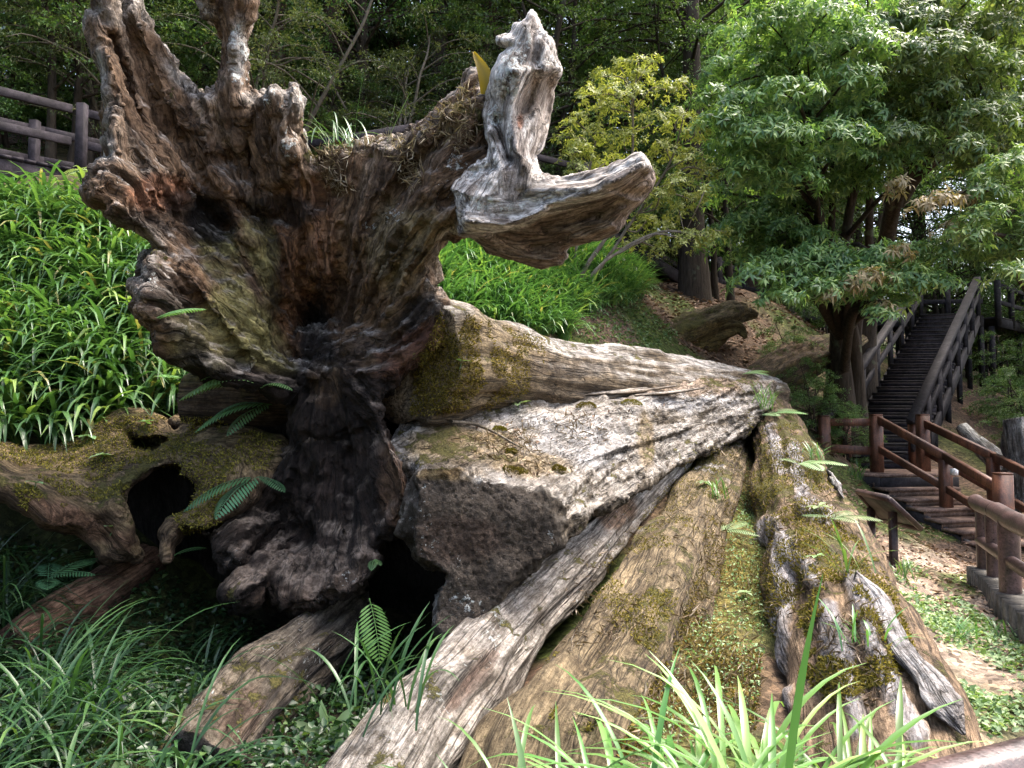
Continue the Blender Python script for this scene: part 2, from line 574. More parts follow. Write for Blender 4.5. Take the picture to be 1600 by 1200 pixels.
def paint_mat(name, c1, c2, rough=0.55, spec=0.35, sc=(1, 1, 1), worn=None, wornamt=0.0):
    """stained or painted timber with grain and scuffs"""
    s = NT(name)
    tc = s.n('ShaderNodeNewGeometry').outputs['Position']
    mp = s.n('ShaderNodeMapping'); mp.inputs['Scale'].default_value = sc; s.l(tc, mp.inputs[0])
    a = s.noise(mp.outputs[0], 14, 6, 0.65, 0.4); b = s.noise(tc, 3.0, 5, 0.6); d = s.noise(tc, 55, 4, 0.6)
    c = s.ramp(a, [(0.38, c1), (0.62, c2)])
    c = s.mix(1.0, c, s.ramp(b, [(0.36, (0.55, 0.55, 0.55)), (0.64, (1.4, 1.4, 1.4))]), 'MULTIPLY')
    c = s.mix(1.0, c, s.ramp(d, [(0.36, (0.6, 0.58, 0.56)), (0.6, (1.15, 1.15, 1.15)), (0.7, (1.6, 1.6, 1.6))]), 'MULTIPLY')
    if worn:
        w = s.mr(s.math('ADD', b, s.math('MULTIPLY', d, 0.5)), 0.98 - wornamt, 1.03 - wornamt)
        c = s.mix(w, c, worn)
    h = s.math('ADD', a, s.math('MULTIPLY', d, 0.5))
    return s.bsdf(c, s.mr(d, 0.3, 0.7, rough - 0.1, rough + 0.15), spec, h, 0.006, 0.5)

def bark_mat(name, c1, c2, moss=0.0, vs=0.18):
    s = NT(name)
    o = s.n('ShaderNodeTexCoord').outputs['Object']
    mp = s.n('ShaderNodeMapping'); mp.inputs['Scale'].default_value = (1, 1, vs); s.l(o, mp.inputs[0])
    a = s.noise(mp.outputs[0], 16, 6, 0.7, 0.5); b = s.noise(o, 2.5, 5, 0.6)
    c = s.ramp(a, [(0.32, c1), (0.68, c2)])
    m = s.mr(s.math('ADD', b, 0.0), 0.62 - moss, 0.70 - moss)
    c = s.mix(s.math('MULTIPLY', m, 0.7), c, (0.10, 0.115, 0.07))
    return s.bsdf(c, 0.9, 0.15, a, 0.03, 0.8)

def ground_mat():
    s = NT('forest_soil')
    pos = s.n('ShaderNodeNewGeometry').outputs['Position']
    col = s.attr('col').outputs['Color']
    v = s.n('ShaderNodeTexVoronoi', Scale=20.0, Randomness=1.0); s.l(pos, v.inputs['Vector'])
    sp = s.n('ShaderNodeSeparateXYZ'); s.l(v.outputs['Color'], sp.inputs[0])
    f = s.ramp(sp.outputs[0], [(0.0, (0.45, 0.42, 0.40)), (0.5, (0.95, 0.92, 0.9)), (0.85, (1.35, 1.25, 1.15)), (1.0, (1.9, 1.75, 1.55))])
    n = s.noise(pos, 4, 7, 0.7); n2 = s.noise(pos, 45, 5, 0.7)
    c = s.mix(1.0, col, f, 'MULTIPLY')
    c = s.mix(1.0, c, s.ramp(n, [(0.3, (0.6, 0.6, 0.6)), (0.7, (1.4, 1.4, 1.35))]), 'MULTIPLY')
    c = s.mix(1.0, c, s.ramp(n2, [(0.3, (0.6, 0.6, 0.6)), (0.7, (1.4, 1.4, 1.4))]), 'MULTIPLY')
    h = s.math('ADD', s.math('MULTIPLY', sp.outputs[0], 0.6), n2)
    return s.bsdf(c, 0.92, 0.12, h, 0.03, 0.8)

M_WOOD = dead_wood()
M_SOIL = ground_mat()
M_BLADE = leaf_mat('strap_leaf_green', [(0.0, (0.028, 0.080, 0.026)), (0.45, (0.066, 0.160, 0.052)), (0.8, (0.125, 0.245, 0.075)), (0.93, (0.21, 0.34, 0.09)), (1.0, (0.30, 0.27, 0.11))], 0.32, 0.30, 0.55)
M_SHADEBLADE = leaf_mat('shade_darkened_grass', [(0.0, (0.008, 0.026, 0.010)), (0.5, (0.020, 0.056, 0.019)), (0.9, (0.048, 0.110, 0.034)), (1.0, (0.10, 0.17, 0.05))], 0.3, 0.38, 0.5)  # darker copy of the blade green, with shade put into its colours
M_FERN = leaf_mat('fern_green', [(0.0, (0.035, 0.105, 0.050)), (0.6, (0.085, 0.20, 0.085)), (1.0, (0.19, 0.34, 0.11))], 0.3, 0.45, 0.4)
M_BIGLEAF = leaf_mat('glossy_leaf', [(0.0, (0.045, 0.095, 0.042)), (0.4, (0.115, 0.205, 0.078)), (0.75, (0.23, 0.33, 0.115)), (1.0, (0.38, 0.47, 0.18))], 0.40, 0.40, 0.5)
M_DRYLEAF = leaf_mat('pale_dry_leaf', [(0.0, (0.20, 0.17, 0.085)), (0.6, (0.34, 0.28, 0.15)), (1.0, (0.46, 0.38, 0.22))], 0.25, 0.5, 0.3)
M_YELLOW = leaf_mat('yellow_green_leaf', [(0.0, (0.12, 0.17, 0.04)), (0.4, (0.27, 0.32, 0.085)), (0.8, (0.42, 0.45, 0.15)), (1.0, (0.55, 0.55, 0.24))], 0.35, 0.45, 0.35)
M_FOREST = leaf_mat('forest_leaf', [(0.0, (0.038, 0.078, 0.028)), (0.5, (0.085, 0.155, 0.048)), (0.85, (0.145, 0.235, 0.068)), (1.0, (0.24, 0.32, 0.11))], 0.34, 0.45, 0.4)
M_CONIFER = leaf_mat('conifer_needle', [(0.0, (0.038, 0.062, 0.026)), (0.5, (0.090, 0.122, 0.048)), (0.85, (0.148, 0.182, 0.074)), (1.0, (0.29, 0.29, 0.16))], 0.3, 0.55, 0.3)
M_COVER = leaf_mat('ground_cover_leaf', [(0.0, (0.06, 0.13, 0.045)), (0.5, (0.16, 0.26, 0.11)), (1.0, (0.32, 0.42, 0.22))], 0.28, 0.5, 0.35)
M_LITTER = leaf_mat('fallen_leaf', [(0.0, (0.075, 0.045, 0.025)), (0.5, (0.19, 0.115, 0.070)), (0.85, (0.33, 0.22, 0.14)), (1.0, (0.48, 0.37, 0.25))], 0.05, 0.6, 0.25)
M_MOSS = leaf_mat('moss_tuft', [(0.0, (0.050, 0.046, 0.010)), (0.5, (0.15, 0.125, 0.024)), (1.0, (0.29, 0.23, 0.055))], 0.2, 0.8, 0.1)
M_STRAW = leaf_mat('dead_straw', [(0.0, (0.12, 0.085, 0.05)), (0.6, (0.30, 0.23, 0.16)), (1.0, (0.52, 0.45, 0.36))], 0.1, 0.7, 0.2)
M_GREYPAINT = paint_mat('grey_brown_paint', (0.017, 0.0145, 0.018), (0.032, 0.027, 0.033), 0.75, 0.15)
M_DARKTIMBER = paint_mat('dark_timber', (0.016, 0.013, 0.014), (0.034, 0.030, 0.032), 0.72, 0.2)
M_TREAD = paint_mat('weathered_tread', (0.135, 0.085, 0.062), (0.235, 0.155, 0.118), 0.75, 0.2, worn=(0.24, 0.21, 0.19), wornamt=-0.04)
M_REDTIMBER = paint_mat('red_brown_timber', (0.070, 0.028, 0.016), (0.150, 0.062, 0.034), 0.5, 0.35, (1, 1, 0.15))
M_LOGPAINT = paint_mat('brown_concrete_log', (0.040, 0.023, 0.021), (0.078, 0.048, 0.044), 0.36, 0.5, worn=(0.22, 0.20, 0.195), wornamt=-0.02)
M_KERB = paint_mat('wet_concrete', (0.045, 0.042, 0.036), (0.10, 0.092, 0.08), 0.8, 0.2)
M_SIGNPAINT = paint_mat('sign_brown_paint', (0.040, 0.022, 0.020), (0.065, 0.038, 0.034), 0.5, 0.4)
M_SIGNBACK = paint_mat('sign_back_board', (0.065, 0.075, 0.055), (0.10, 0.11, 0.085), 0.6, 0.3)
M_WHITE = paint_mat('white_plastic', (0.74, 0.74, 0.74), (0.82, 0.82, 0.82), 0.4, 0.4)
M_BARK = bark_mat('dark_bark', (0.018, 0.014, 0.010), (0.060, 0.046, 0.034), 0.02)
M_CEDAR = bark_mat('cedar_bark', (0.022, 0.014, 0.010), (0.075, 0.046, 0.033), 0.0, 0.10)
M_GREYBARK = bark_mat('grey_twig_bark', (0.07, 0.058, 0.045), (0.20, 0.17, 0.13), 0.02)

# ------------------------------------------------------------------ the ground
GC = []
def gp(px, py, d):
    q = P(px, py, d); GC.append([q[0], q[1], q[2]])
for a in [(1397, 905, 9.0), (1480, 1160, 4.35), (280, 1030, 6.0), (200, 1150, 4.1), (60, 1000, 5.4),
          (110, 690, 7.2), (250, 655, 7.6), (40, 470, 9.4), (180, 420, 9.6), (30, 300, 11.4), (140, 310, 11.2),
          (700, 520, 9.5), (870, 520, 11.5), (760, 420, 12.3), (950, 420, 14.5), (900, 478, 12.5), (980, 520, 13),
          (1050, 470, 17.5), (1100, 540, 16), (1250, 500, 21), (1200, 470, 22), (1240, 560, 18), (1265, 620, 16),
          (1220, 700, 12.5), (1290, 745, 13.2), (1420, 838, 11.6), (1335, 768, 13.0), (1500, 875, 10.8), (1500, 930, 8.2), (1560, 1010, 6.6), (1420, 860, 9.8),
          (1100, 1020, 5.0), (1140, 800, 8.2), (1150, 700, 11),
          (1590, 800, 13.5)]:
    gp(*a)
GC += [[5.0, 8.3, -.13], [4.55, 7.2, -.13], [3.85, 5.5, -.13], [2.85, 3.75, -.14], [1.8, 2.6, -.16], [7.6, 13.2, -.1], [7.2, 14.8, .2], [8.5, 14.5, .1], [7.4, 16.2, .35], [8.6, 16.6, .5], [9.2, 18.0, .9], [10.8, 20.0, 1.7], [12.5, 22.2, 2.4], [14, 24.3, 3.1], [11.5, 17.5, .5], [13.5, 20.5, 1.2], [16, 24, 2.2], [8.0, 19.5, 2.2], [9.0, 11.5, -.25]]
GC += [[0, 1.5, -0.25], [1.5, 2.5, -0.22], [-2, 2.5, -0.35], [-4, 3, -0.2], [-6, 5, 0.5], [-7, 8, 2.6], [4.5, 4, -0.2], [6, 2, -0.1], [3, -3, -0.1], [-3, -3, -0.2],
       [-2, 7.5, 0.3], [0, 8.5, 0.9], [1.5, 9.5, 1.2], [9, 8, -0.1], [12, 12, 0.4], [15, 18, 1.5], [20, 25, 2.5],
       [-11, 14, 6.2], [-8, 18, 7.6], [-10, 25, 11], [-4, 18, 6.8], [-3, 24, 9.0], [2, 20, 5.6], [3, 27, 7.6], [8, 27, 5.2], [12, 30, 4.8], [20, 35, 4.5],
       [-18, 20, 11], [-20, 35, 17], [0, 40, 12], [12, 45, 8], [30, 45, 7], [-30, 10, 10], [-14, 5, 4.5], [30, 10, 0], [-10, -6, 1], [12, -8, 0], [0, -15, 0], [-25, -15, 3], [30, -15, 0],
       [-40, 60, 24], [0, 70, 18], [40, 70, 10], [60, 20, 2], [-60, 0, 14]]
GCA = np.array(GC)

def ground_base(x, y):
    x = np.asarray(x, float); y = np.asarray(y, float)
    return tps(np.c_[GCA[:, 0], GCA[:, 1], GCA[:, 2]], np.clip(x, -60, 60), np.clip(y, -20, 75), 0.004)

def ground(x, y):
    x = np.asarray(x, float); y = np.asarray(y, float)
    q = np.stack([x, y, 0 * x], -1)
    near = np.clip((np.hypot(x, y) - 2.0) / 3, 0.3, 1)
    return ground_base(x, y) + near * (0.09 * fbm(q * 0.9, 3, 3) + 0.035 * fbm(q * 3.7, 3, 4))

gx = np.concatenate([[-400, -200, -110], np.linspace(-60, -10, 45), np.linspace(-9.9, 10, 190), np.linspace(10.1, 60, 45), [110, 200, 400]])
gy = np.concatenate([[-400, -200, -80], np.linspace(-20, 0.9, 18), np.linspace(1, 16, 150), np.linspace(16.1, 75, 90), [120, 220, 400]])
XX, YY = np.meshgrid(gx, gy, indexing='ij')
GV = np.stack([XX, YY, ground(XX, YY)], -1).reshape(-1, 3)
ni, nj = len(gx), len(gy)
ii, jj = np.meshgrid(np.arange(ni - 1), np.arange(nj - 1), indexing='ij')
k0 = (ii * nj + jj).ravel()
GF = np.stack([k0, k0 + nj, k0 + nj + 1, k0 + 1], -1)
gpx, gpy, gpd = proj(GV)
gpd = np.maximum(gpd, 0.1)
n1 = fbm(GV * [0.8, 0.8, 0.3], 4, 31); n2 = fbm(GV * [2.3, 2.3, 1], 3, 37)
c = np.tile([0.105, 0.074, 0.055], (len(GV), 1))
c = mixc(c, (0.055, 0.075, 0.022), sstep(-0.1, 0.5, n1))                      # thin green growth
c = mixc(c, (0.21, 0.155, 0.12), sstep(0.1, 0.5, n2) * (GV[:, 0] > 3) * (GV[:, 1] < 11))
bank = sstep(-1.0, -2.5, GV[:, 0]) * sstep(15, 10, GV[:, 1])
c = mixc(c, (0.030, 0.036, 0.014), bank * 0.9)
gul = np.exp(-((gpx - (1150 - (gpy - 700) * 0.17)) / 75) ** 2) * (GV[:, 1] > 2.5) * (GV[:, 1] < 13)
c = mixc(c, (0.115, 0.100, 0.034), np.clip(gul * 1.1, 0, 1) * sstep(-0.6, 0.1, n2))
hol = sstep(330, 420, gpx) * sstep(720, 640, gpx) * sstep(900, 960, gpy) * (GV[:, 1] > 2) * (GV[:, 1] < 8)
c = mixc(c, (0.022, 0.020, 0.014), np.clip(hol, 0, 1) * .95)  # shade of the hollow painted into the soil colour
pale = sstep(1350, 1450, gpx) * (GV[:, 1] < 11) * (GV[:, 1] > 2)
c = mixc(c, (0.34, 0.28, 0.23), pale * 0.85 * sstep(-0.7, 0.2, -n1))
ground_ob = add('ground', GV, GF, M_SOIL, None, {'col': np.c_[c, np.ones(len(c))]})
tag(ground_ob, kind='structure')

# ------------------------------------------------------------------ the uprooted giant
UPS = np.array([0, 0, 1.0])
def wood_attrs(col, lich, moss, G, nocrack=0.0):
    lich = np.where(lich > 0, lich * .45, lich); moss = np.where(moss > 0, moss * .5, moss)
    return {'col': np.c_[np.clip(col, 0.004, 1), np.ones(len(col))], 'gr': G, 'lm': np.stack([lich, moss, 0 * moss + nocrack], -1)}

_zv = _zn = None
def zone(px, py, cx, cy, rx, ry, V, seed=0, a=0.0):
    dx = px - cx; dy = py - cy
    u = (dx * cos(a) + dy * sin(a)) / rx; v = (-dx * sin(a) + dy * cos(a)) / ry
    global _zv, _zn
    if _zv is not V: _zv = V; _zn = (0.35 * fbm(V * 3.0, 4, 50), 0.35 * fbm(V * 3.0 + 31.7, 4, 57))
    r = np.sqrt(u * u + v * v) + _zn[seed % 2]
    return sstep(1.15, 0.65, r)

plate = [(141, 26), (150, 20), (153, -60), (176, -60), (180, 10), (187, 34), (195, 20), (203, -14), (214, -2), (221, 30), (240, 60), (262, 94), (281, 124), (300, 139), (319, 144),
         (334, 129), (349, 118), (354, 92), (349, 71), (337, 37), (322, 17), (306, -6), (300, -60), (390, -60), (394, -8), (398, 20), (391, 40), (382, 56), (381, 79), (374, 94), (380, 120), (385, 140),
         (391, 157), (409, 144), (424, 139), (442, 141), (447, 162), (451, 133), (457, 133), (460, 146), (468, 165), (469, 182), (465, 199), (474, 228), (478, 257), (487, 264), (499, 259),
         (514, 240), (549, 226), (586, 217), (616, 227), (642, 209), (687, 168), (728, 139), (732, 116), (740, 108), (748, 114), (754, 146), (766, 160), (775, 200), (775, 300), (745, 350), (719, 364),
         (699, 367), (684, 390), (674, 416), (672, 445), (688, 470), (690, 520), (640, 570), (560, 610), (470, 625),
         (431, 612), (409, 596), (375, 592), (356, 592), (330, 581), (300, 570), (270, 558), (254, 540), (241, 510), (231, 500), (220, 482), (214, 456), (224, 430), (231, 406), (253, 392),
         (240, 368), (210, 353), (181, 338), (168, 319), (147, 308), (139, 286), (150, 263), (171, 248), (168, 225), (164, 195), (165, 150), (155, 105), (148, 75)]
front_pts = [(150, 20, 5.55), (150, -50, 5.5), (200, 60, 5.75), (270, 110, 6.0), (165, 200, 5.45), (220, 200, 5.75), (150, 290, 5.15), (200, 310, 5.25), (225, 460, 5.0), (250, 540, 5.1), (330, 575, 5.45), (300, 360, 5.95), (320, 470, 5.75), (370, 300, 6.15),
             (400, 470, 6.15), (420, 580, 6.0), (480, 540, 6.7), (500, 450, 6.45), (530, 560, 6.3), (560, 400, 6.0), (610, 340, 5.75), (640, 440, 5.75), (660, 400, 5.7), (690, 320, 5.55), (740, 330, 5.5), (740, 250, 5.6), (560, 240, 6.0), (620, 240, 5.85), (700, 190, 5.75), (740, 130, 5.85),
             (440, 150, 5.75), (460, 240, 5.85), (365, 40, 5.9), (350, -50, 5.8), (365, 130, 6.0), (400, 250, 6.2), (310, 140, 6.1), (500, 270, 6.1), (680, 480, 5.75), (620, 540, 5.9), (560, 600, 6.1), (480, 610, 6.2)]
burnt = [(452, 520), (560, 500), (690, 474), (694, 486), (684, 535), (650, 566), (609, 602), (594, 622), (592, 655), (605, 681), (627, 726), (639, 771), (637, 794), (612, 825), (586, 852), (581, 860), (588, 874), (562, 915), (540, 934), (499, 949),
         (450, 956), (424, 934), (420, 911), (397, 937), (375, 949), (360, 937), (356, 922), (394, 892), (397, 862), (390, 859), (381, 881), (360, 881), (352, 866), (334, 840), (315, 832), (360, 801), (424, 730), (463, 700), (460, 625)]
burnt_pts = [(480, 560, 6.3), (560, 560, 6.0), (680, 500, 5.8), (640, 575, 5.75), (480, 640, 6.05), (540, 640, 6.0), (595, 640, 5.62), (560, 710, 5.95), (620, 740, 5.45), (635, 790, 5.4), (480, 740, 6.05), (540, 800, 5.85), (590, 850, 5.4), (450, 850, 5.85), (400, 760, 6.1), (340, 830, 5.85), (380, 880, 5.5), (470, 940, 5.3), (540, 915, 5.15), (420, 920, 5.35)]

pmA = poly_map(plate); pmB = poly_map(burnt)
fA = tps(front_pts, GX, GY, 0.002)
# carved strokes: (points, width px, depth m)
for ln, w, a in [([(178, 60), (215, 190), (290, 300), (360, 360)], 9, .13), ([(198, 40), (250, 180), (330, 290), (420, 360)], 10, .10), ([(215, 20), (262, 150), (340, 240)], 12, -.10), ([(170, 80), (200, 180), (270, 270)], 8, -.10),
                 ([(230, 60), (300, 190), (400, 300)], 14, .08), ([(320, 160), (330, 260), (390, 380)], 11, -.09), ([(390, 170), (395, 260), (440, 330)], 12, .16), ([(440, 160), (425, 260)], 8, .05), ([(418, 160), (412, 250)], 8, -.06),
                 ([(300, 335), (345, 350)], 22, .10), ([(330, 250), (355, 245)], 12, .14), ([(205, 250), (240, 330), (300, 380)], 14, .14), ([(180, 190), (190, 250), (230, 300)], 12, -.12),
                 ([(290, 400), (330, 470), (400, 560)], 12, -.10), ([(340, 400), (400, 500), (440, 590)], 14, -.06), ([(260, 400), (290, 470), (380, 560)], 16, .10), ([(450, 300), (470, 420), (485, 540)], 9, .10), ([(480, 330), (500, 440), (510, 520)], 9, -.08),
                 ([(530, 300), (530, 420), (520, 540)], 10, .09), ([(500, 480), (510, 560), (490, 600)], 26, .30), ([(640, 250), (590, 330), (560, 430)], 8, .09), ([(700, 200), (630, 290), (580, 360)], 9, .07), ([(670, 210), (600, 300)], 8, -.08), ([(620, 420), (600, 480), (600, 540)], 9, .08),
                 ([(690, 330), (640, 400), (620, 460)], 12, -.06), ([(400, 330), (445, 350)], 12, .15), ([(140, 300), (170, 280), (165, 230)], 10, -.08), ([(365, 60), (368, 130), (375, 180)], 7, -.06), ([(388, 150), (372, 230)], 5, -.06), ([(345, 60), (362, 110)], 6, .07)]:
    fA = fA + a * np.exp(-(line_map(ln) / w) ** 2)
ang = np.arctan2(GX - 490, 590 - GY + 1e-3); rad_ = np.hypot(GX - 490, GY - 590)
pol = np.stack([ang * 9.0, rad_ / 260.0, 0 * ang], -1)
fA = fA + 0.085 * fbm(pol, 4, 61, 0.62) * np.clip(rad_ / 200, 0.25, 1) + 0.05 * fbm(np.stack([GX / 90, GY / 90, 0 * GX], -1), 4, 62)
fA = fA - 0.10 * np.exp(pmA / 10.0) * 0 + 0.12 * np.exp(np.minimum(pmA, 0) / 9.0)
fB = tps(burnt_pts, GX, GY, 0.002) + 0.05 * fbm(np.stack([GX / 70, GY / 90, 0 * GX], -1), 4, 63) + 0.14 * np.exp(np.minimum(pmB, 0) / 9.0)
for ln, w, a in [([(470, 685), (520, 690), (580, 665)], 4, .09), ([(440, 830), (395, 862)], 6, .2), ([(600, 690), (625, 750), (622, 800), (590, 840)], 10, -.08), ([(430, 800), (480, 850), (540, 880)], 22, .12), ([(560, 870), (500, 920)], 10, -.12), ([(475, 580), (500, 585)], 14, -.12)]:
    fB = fB + a * np.exp(-(line_map(ln) / w) ** 2)

FD = Field((-3.75, 4.55, -0.75), (1.15, 7.6, 5.35), 0.0285)
jag = 4.0 * fbm(np.stack([GX / 22, GY / 22, 0 * GX], -1), 4, 64) + 6.0 * np.abs(fbm(np.stack([GX / 11 + 0.3 * GY / 40, GY / 60, 0 * GX], -1), 3, 65)) * sstep(300, 180, GY)
a1 = FD.slab(pmA + jag - 2, fA, tps([(150, 0, 6.3), (700, 200, 6.6), (150, 300, 6.4), (480, 540, 7.5), (230, 450, 6.5), (680, 450, 7.4), (370, 40, 6.4), (480, 250, 7.0), (740, 330, 6.1), (560, 600, 7.5)], GX, GY), 0.055)
a2 = FD.slab(pmB + jag * 0.8 - 4, fB, fB + 0.75 + 0.4 * sstep(600, 500, GY), 0.05)
FD.F = smin(a1, a2, 0.05)
# hole that looks into the hollow heart
V, Q = FD.mesh()
pA = lambda *a: P(*np.array(a, float).T)
FAN = [pA((490, 575, 6.5), (400, 420, 6.1), (250, 220, 5.8), (155, 10, 5.5)), pA((490, 570, 6.5), (410, 400, 6.1), (290, 220, 5.9), (210, 20, 5.7)), pA((480, 580, 6.5), (350, 400, 6.0), (200, 270, 5.5), (168, 180, 5.4)),
       pA((480, 585, 6.4), (330, 440, 5.8), (150, 290, 5.1)), pA((480, 590, 6.4), (350, 520, 5.8), (225, 450, 5.0)), pA((480, 595, 6.3), (380, 570, 5.8), (260, 540, 5.1)),
       pA((495, 570, 6.5), (430, 380, 6.1), (370, 160, 6.0), (365, 20, 5.9)), pA((498, 570, 6.5), (455, 380, 6.1), (435, 145, 5.8)), pA((500, 570, 6.5), (490, 400, 6.2), (465, 190, 5.8)), pA((505, 570, 6.5), (525, 400, 6.1), (555, 230, 5.9)),
       pA((510, 570, 6.4), (570, 400, 5.9), (640, 270, 5.8), (745, 130, 5.8)), pA((515, 575, 6.4), (600, 430, 5.8), (690, 310, 5.5), (730, 280, 5.5)), pA((520, 580, 6.4), (620, 490, 5.8), (672, 420, 5.7)), pA((530, 590, 6.3), (620, 550, 5.9), (690, 490, 5.8)),
       pA((500, 600, 6.2), (480, 760, 6.0), (380, 880, 5.5)), pA((510, 600, 6.2), (500, 780, 5.9), (450, 940, 5.3)), pA((530, 600, 6.1), (560, 780, 5.8), (560, 910, 5.2)), pA((545, 600, 6.1), (590, 680, 5.6), (630, 770, 5.4)), pA((470, 620, 6.1), (420, 750, 6.0), (325, 835, 5.8))]
G = grain(V, FAN)
V = bumpy(V, Q, G, 0.026, 2.5, 0.036, 9.0, 0.034, 71, flake=0.024)
N = normals(V, Q)
px, py, _ = proj(V)
nz = N[:, 2]
nn = fbm(V * 2.2, 4, 72); nf = fbm(G * [7, 7, 4], 3, 73)
c = np.tile([0.165, 0.106, 0.066], (len(V), 1))
c = mixc(c, (0.105, 0.068, 0.045), sstep(-0.2, 0.5, nf))
c = mixc(c, (0.30, 0.225, 0.165), sstep(0.25, 0.7, nf) * sstep(420, 200, py) * 0.8)
c = mixc(c, (0.215, 0.105, 0.055), zone(px, py, 480, 430, 60, 150, V, 1) * 0.6)
c = mixc(c, (0.23, 0.10, 0.055), zone(px, py, 250, 300, 50, 30, V, 2) * 0.7)
for z in [(370, 470, 35, 130, -0.5), (330, 530, 70, 55, 0), (410, 400, 25, 80, -.2), (345, 420, 35, 60, -.3), (430, 560, 30, 60, -.4)]:
    c = mixc(c, (0.225, 0.205, 0.085), zone(px, py, z[0], z[1], z[2], z[3], V, 3, z[4]) * sstep(-0.7, 0.2, nn + 0.4) * 0.85)
c = mixc(c, (0.20, 0.165, 0.095), zone(px, py, 640, 380, 60, 90, V, 4, 0.4) * 0.6)
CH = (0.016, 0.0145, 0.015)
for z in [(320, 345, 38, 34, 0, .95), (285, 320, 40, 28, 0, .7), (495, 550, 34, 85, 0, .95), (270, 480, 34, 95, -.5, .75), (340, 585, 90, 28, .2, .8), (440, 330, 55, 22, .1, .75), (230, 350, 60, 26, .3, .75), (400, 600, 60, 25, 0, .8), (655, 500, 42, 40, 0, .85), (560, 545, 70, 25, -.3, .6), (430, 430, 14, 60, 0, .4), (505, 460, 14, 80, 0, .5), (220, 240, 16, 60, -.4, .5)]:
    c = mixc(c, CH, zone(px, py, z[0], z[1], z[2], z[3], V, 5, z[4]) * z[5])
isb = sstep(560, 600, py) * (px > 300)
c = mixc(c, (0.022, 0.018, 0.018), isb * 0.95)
c = mixc(c, (0.125, 0.085, 0.060), zone(px, py, 618, 760, 24, 90, V, 6, -.1) * 0.9)
c = mixc(c, (0.105, 0.075, 0.045), zone(px, py, 510, 600, 26, 35, V, 7) * 0.6)
c = mixc(c, (0.060, 0.050, 0.046), zone(px, py, 370, 815, 50, 50, V, 8, -.5) * 0.8)
c = mixc(c, (0.075, 0.058, 0.048), zone(px, py, 480, 930, 90, 28, V, 9, -.2) * 0.75)
c = mixc(c, (0.10, 0.086, 0.080), zone(px, py, 545, 900, 45, 28, V, 10, -.6) * 0.8)
c = mixc(c, (0.095, 0.042, 0.028), zone(px, py, 640, 545, 60, 30, V, 11, -.6) * 0.7)
edge = sstep(-16, -2, samp(pmA, px, py)) * sstep(520, 350, py)
c = mixc(c, (0.33, 0.31, 0.29), edge * sstep(-0.3, 0.3, nn) * 0.9)
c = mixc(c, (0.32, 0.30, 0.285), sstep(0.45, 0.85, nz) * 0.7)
c = mixc(c, (0.36, 0.35, 0.34), zone(px, py, 372, 75, 16, 60, V, 12) * 0.85)
c = mixc(c, (0.30, 0.28, 0.26), zone(px, py, 178, 20, 40, 22, V, 13) * 0.5)
c = mixc(c, (0.075, 0.055, 0.045), zone(px, py, 650, 240, 80, 40, V, 14, -.7) * 0.5)
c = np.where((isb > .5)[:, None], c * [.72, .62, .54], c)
lich = -0.35 + 0 * px
for z in [(372, 80, 20, 55, .75), (430, 155, 25, 18, .5), (190, 285, 20, 25, .55), (575, 352, 16, 10, .85), (610, 330, 22, 20, .6), (725, 250, 30, 25, .7), (446, 220, 22, 40, .45), (700, 300, 30, 40, .3), (690, 180, 30, 20, .35), (540, 905, 26, 16, .7), (372, 868, 10, 14, .85), (180, 30, 30, 20, .25), (395, 185, 8, 12, .8), (240, 440, 12, 20, .5)]:
    lich = np.maximum(lich, -0.35 + zone(px, py, z[0], z[1], z[2], z[3], V, 15) * (z[4] + 0.35))
moss = -0.35 + sstep(0.4, 0.9, nz) * 0.2
for z in [(560, 235, 80, 16, .3), (250, 400, 20, 20, .4), (720, 165, 40, 20, .45), (480, 245, 14, 20, .5), (385, 140, 8, 50, .3), (270, 110, 12, 60, .25), (650, 560, 40, 30, .3), (375, 925, 24, 20, .4), (745, 190, 20, 26, .5)]:
    moss = np.maximum(moss, -0.35 + zone(px, py, z[0], z[1], z[2], z[3], V, 16) * (z[4] + 0.35))
GIANT = thing('fallen_tree', 'huge uprooted hollow tree lying on the slope, its charred root plate raised high', 'fallen tree', P(500, 900, 6.3))
A, Q = subdiv(np.c_[V, c, lich, moss, G], Q)
V, c, lich, moss, G = A[:, :3], A[:, 3:6], A[:, 6], A[:, 7], A[:, 8:]
V = bumpy(V, Q, G, 0.005, 16, 0.013, 26.0, 0.012, 171)
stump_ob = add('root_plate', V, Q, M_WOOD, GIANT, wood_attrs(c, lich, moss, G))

# ---- bleached root rising like antlers
fin = [(759, 182), (762, 157), (770, 120), (785, 90), (799, 72), (777, 68), (776, 58), (788, 54), (800, 56), (807, 38), (822, 31), (826, 24), (832, 15), (838, 30), (846, 52), (862, 64), (869, 90), (875, 109), (867, 127), (862, 169), (854, 199), (843, 228), (831, 241),
       (831, 253), (841, 267), (862, 276), (905, 274), (942, 266), (984, 247), (1003, 243), (1014, 257), (1020, 278), (1012, 298), (991, 320), (976, 338), (965, 361), (946, 368), (912, 376), (880, 388), (886, 401), (876, 412), (860, 417), (830, 413), (792, 402), (762, 391),
       (738, 372), (718, 364), (720, 337), (706, 296), (724, 272), (740, 262), (764, 250), (768, 230), (762, 205)]
fin_pts = [(765, 160, 5.5), (790, 120, 5.35), (825, 40, 5.45), (860, 100, 5.5), (780, 200, 5.35), (815, 220, 5.42), (855, 190, 5.6), (810, 260, 5.32), (760, 300, 5.28), (730, 330, 5.26), (720, 290, 5.32), (850, 310, 5.25), (850, 350, 5.3), (900, 300, 5.15), (1000, 260, 4.95), (1010, 290, 4.95), (940, 350, 5.15), (870, 400, 5.4), (790, 390, 5.4), (1015, 250, 4.95), (775, 65, 5.45)]
pmF = poly_map(fin)
fF = tps(fin_pts, GX, GY, 0.001)
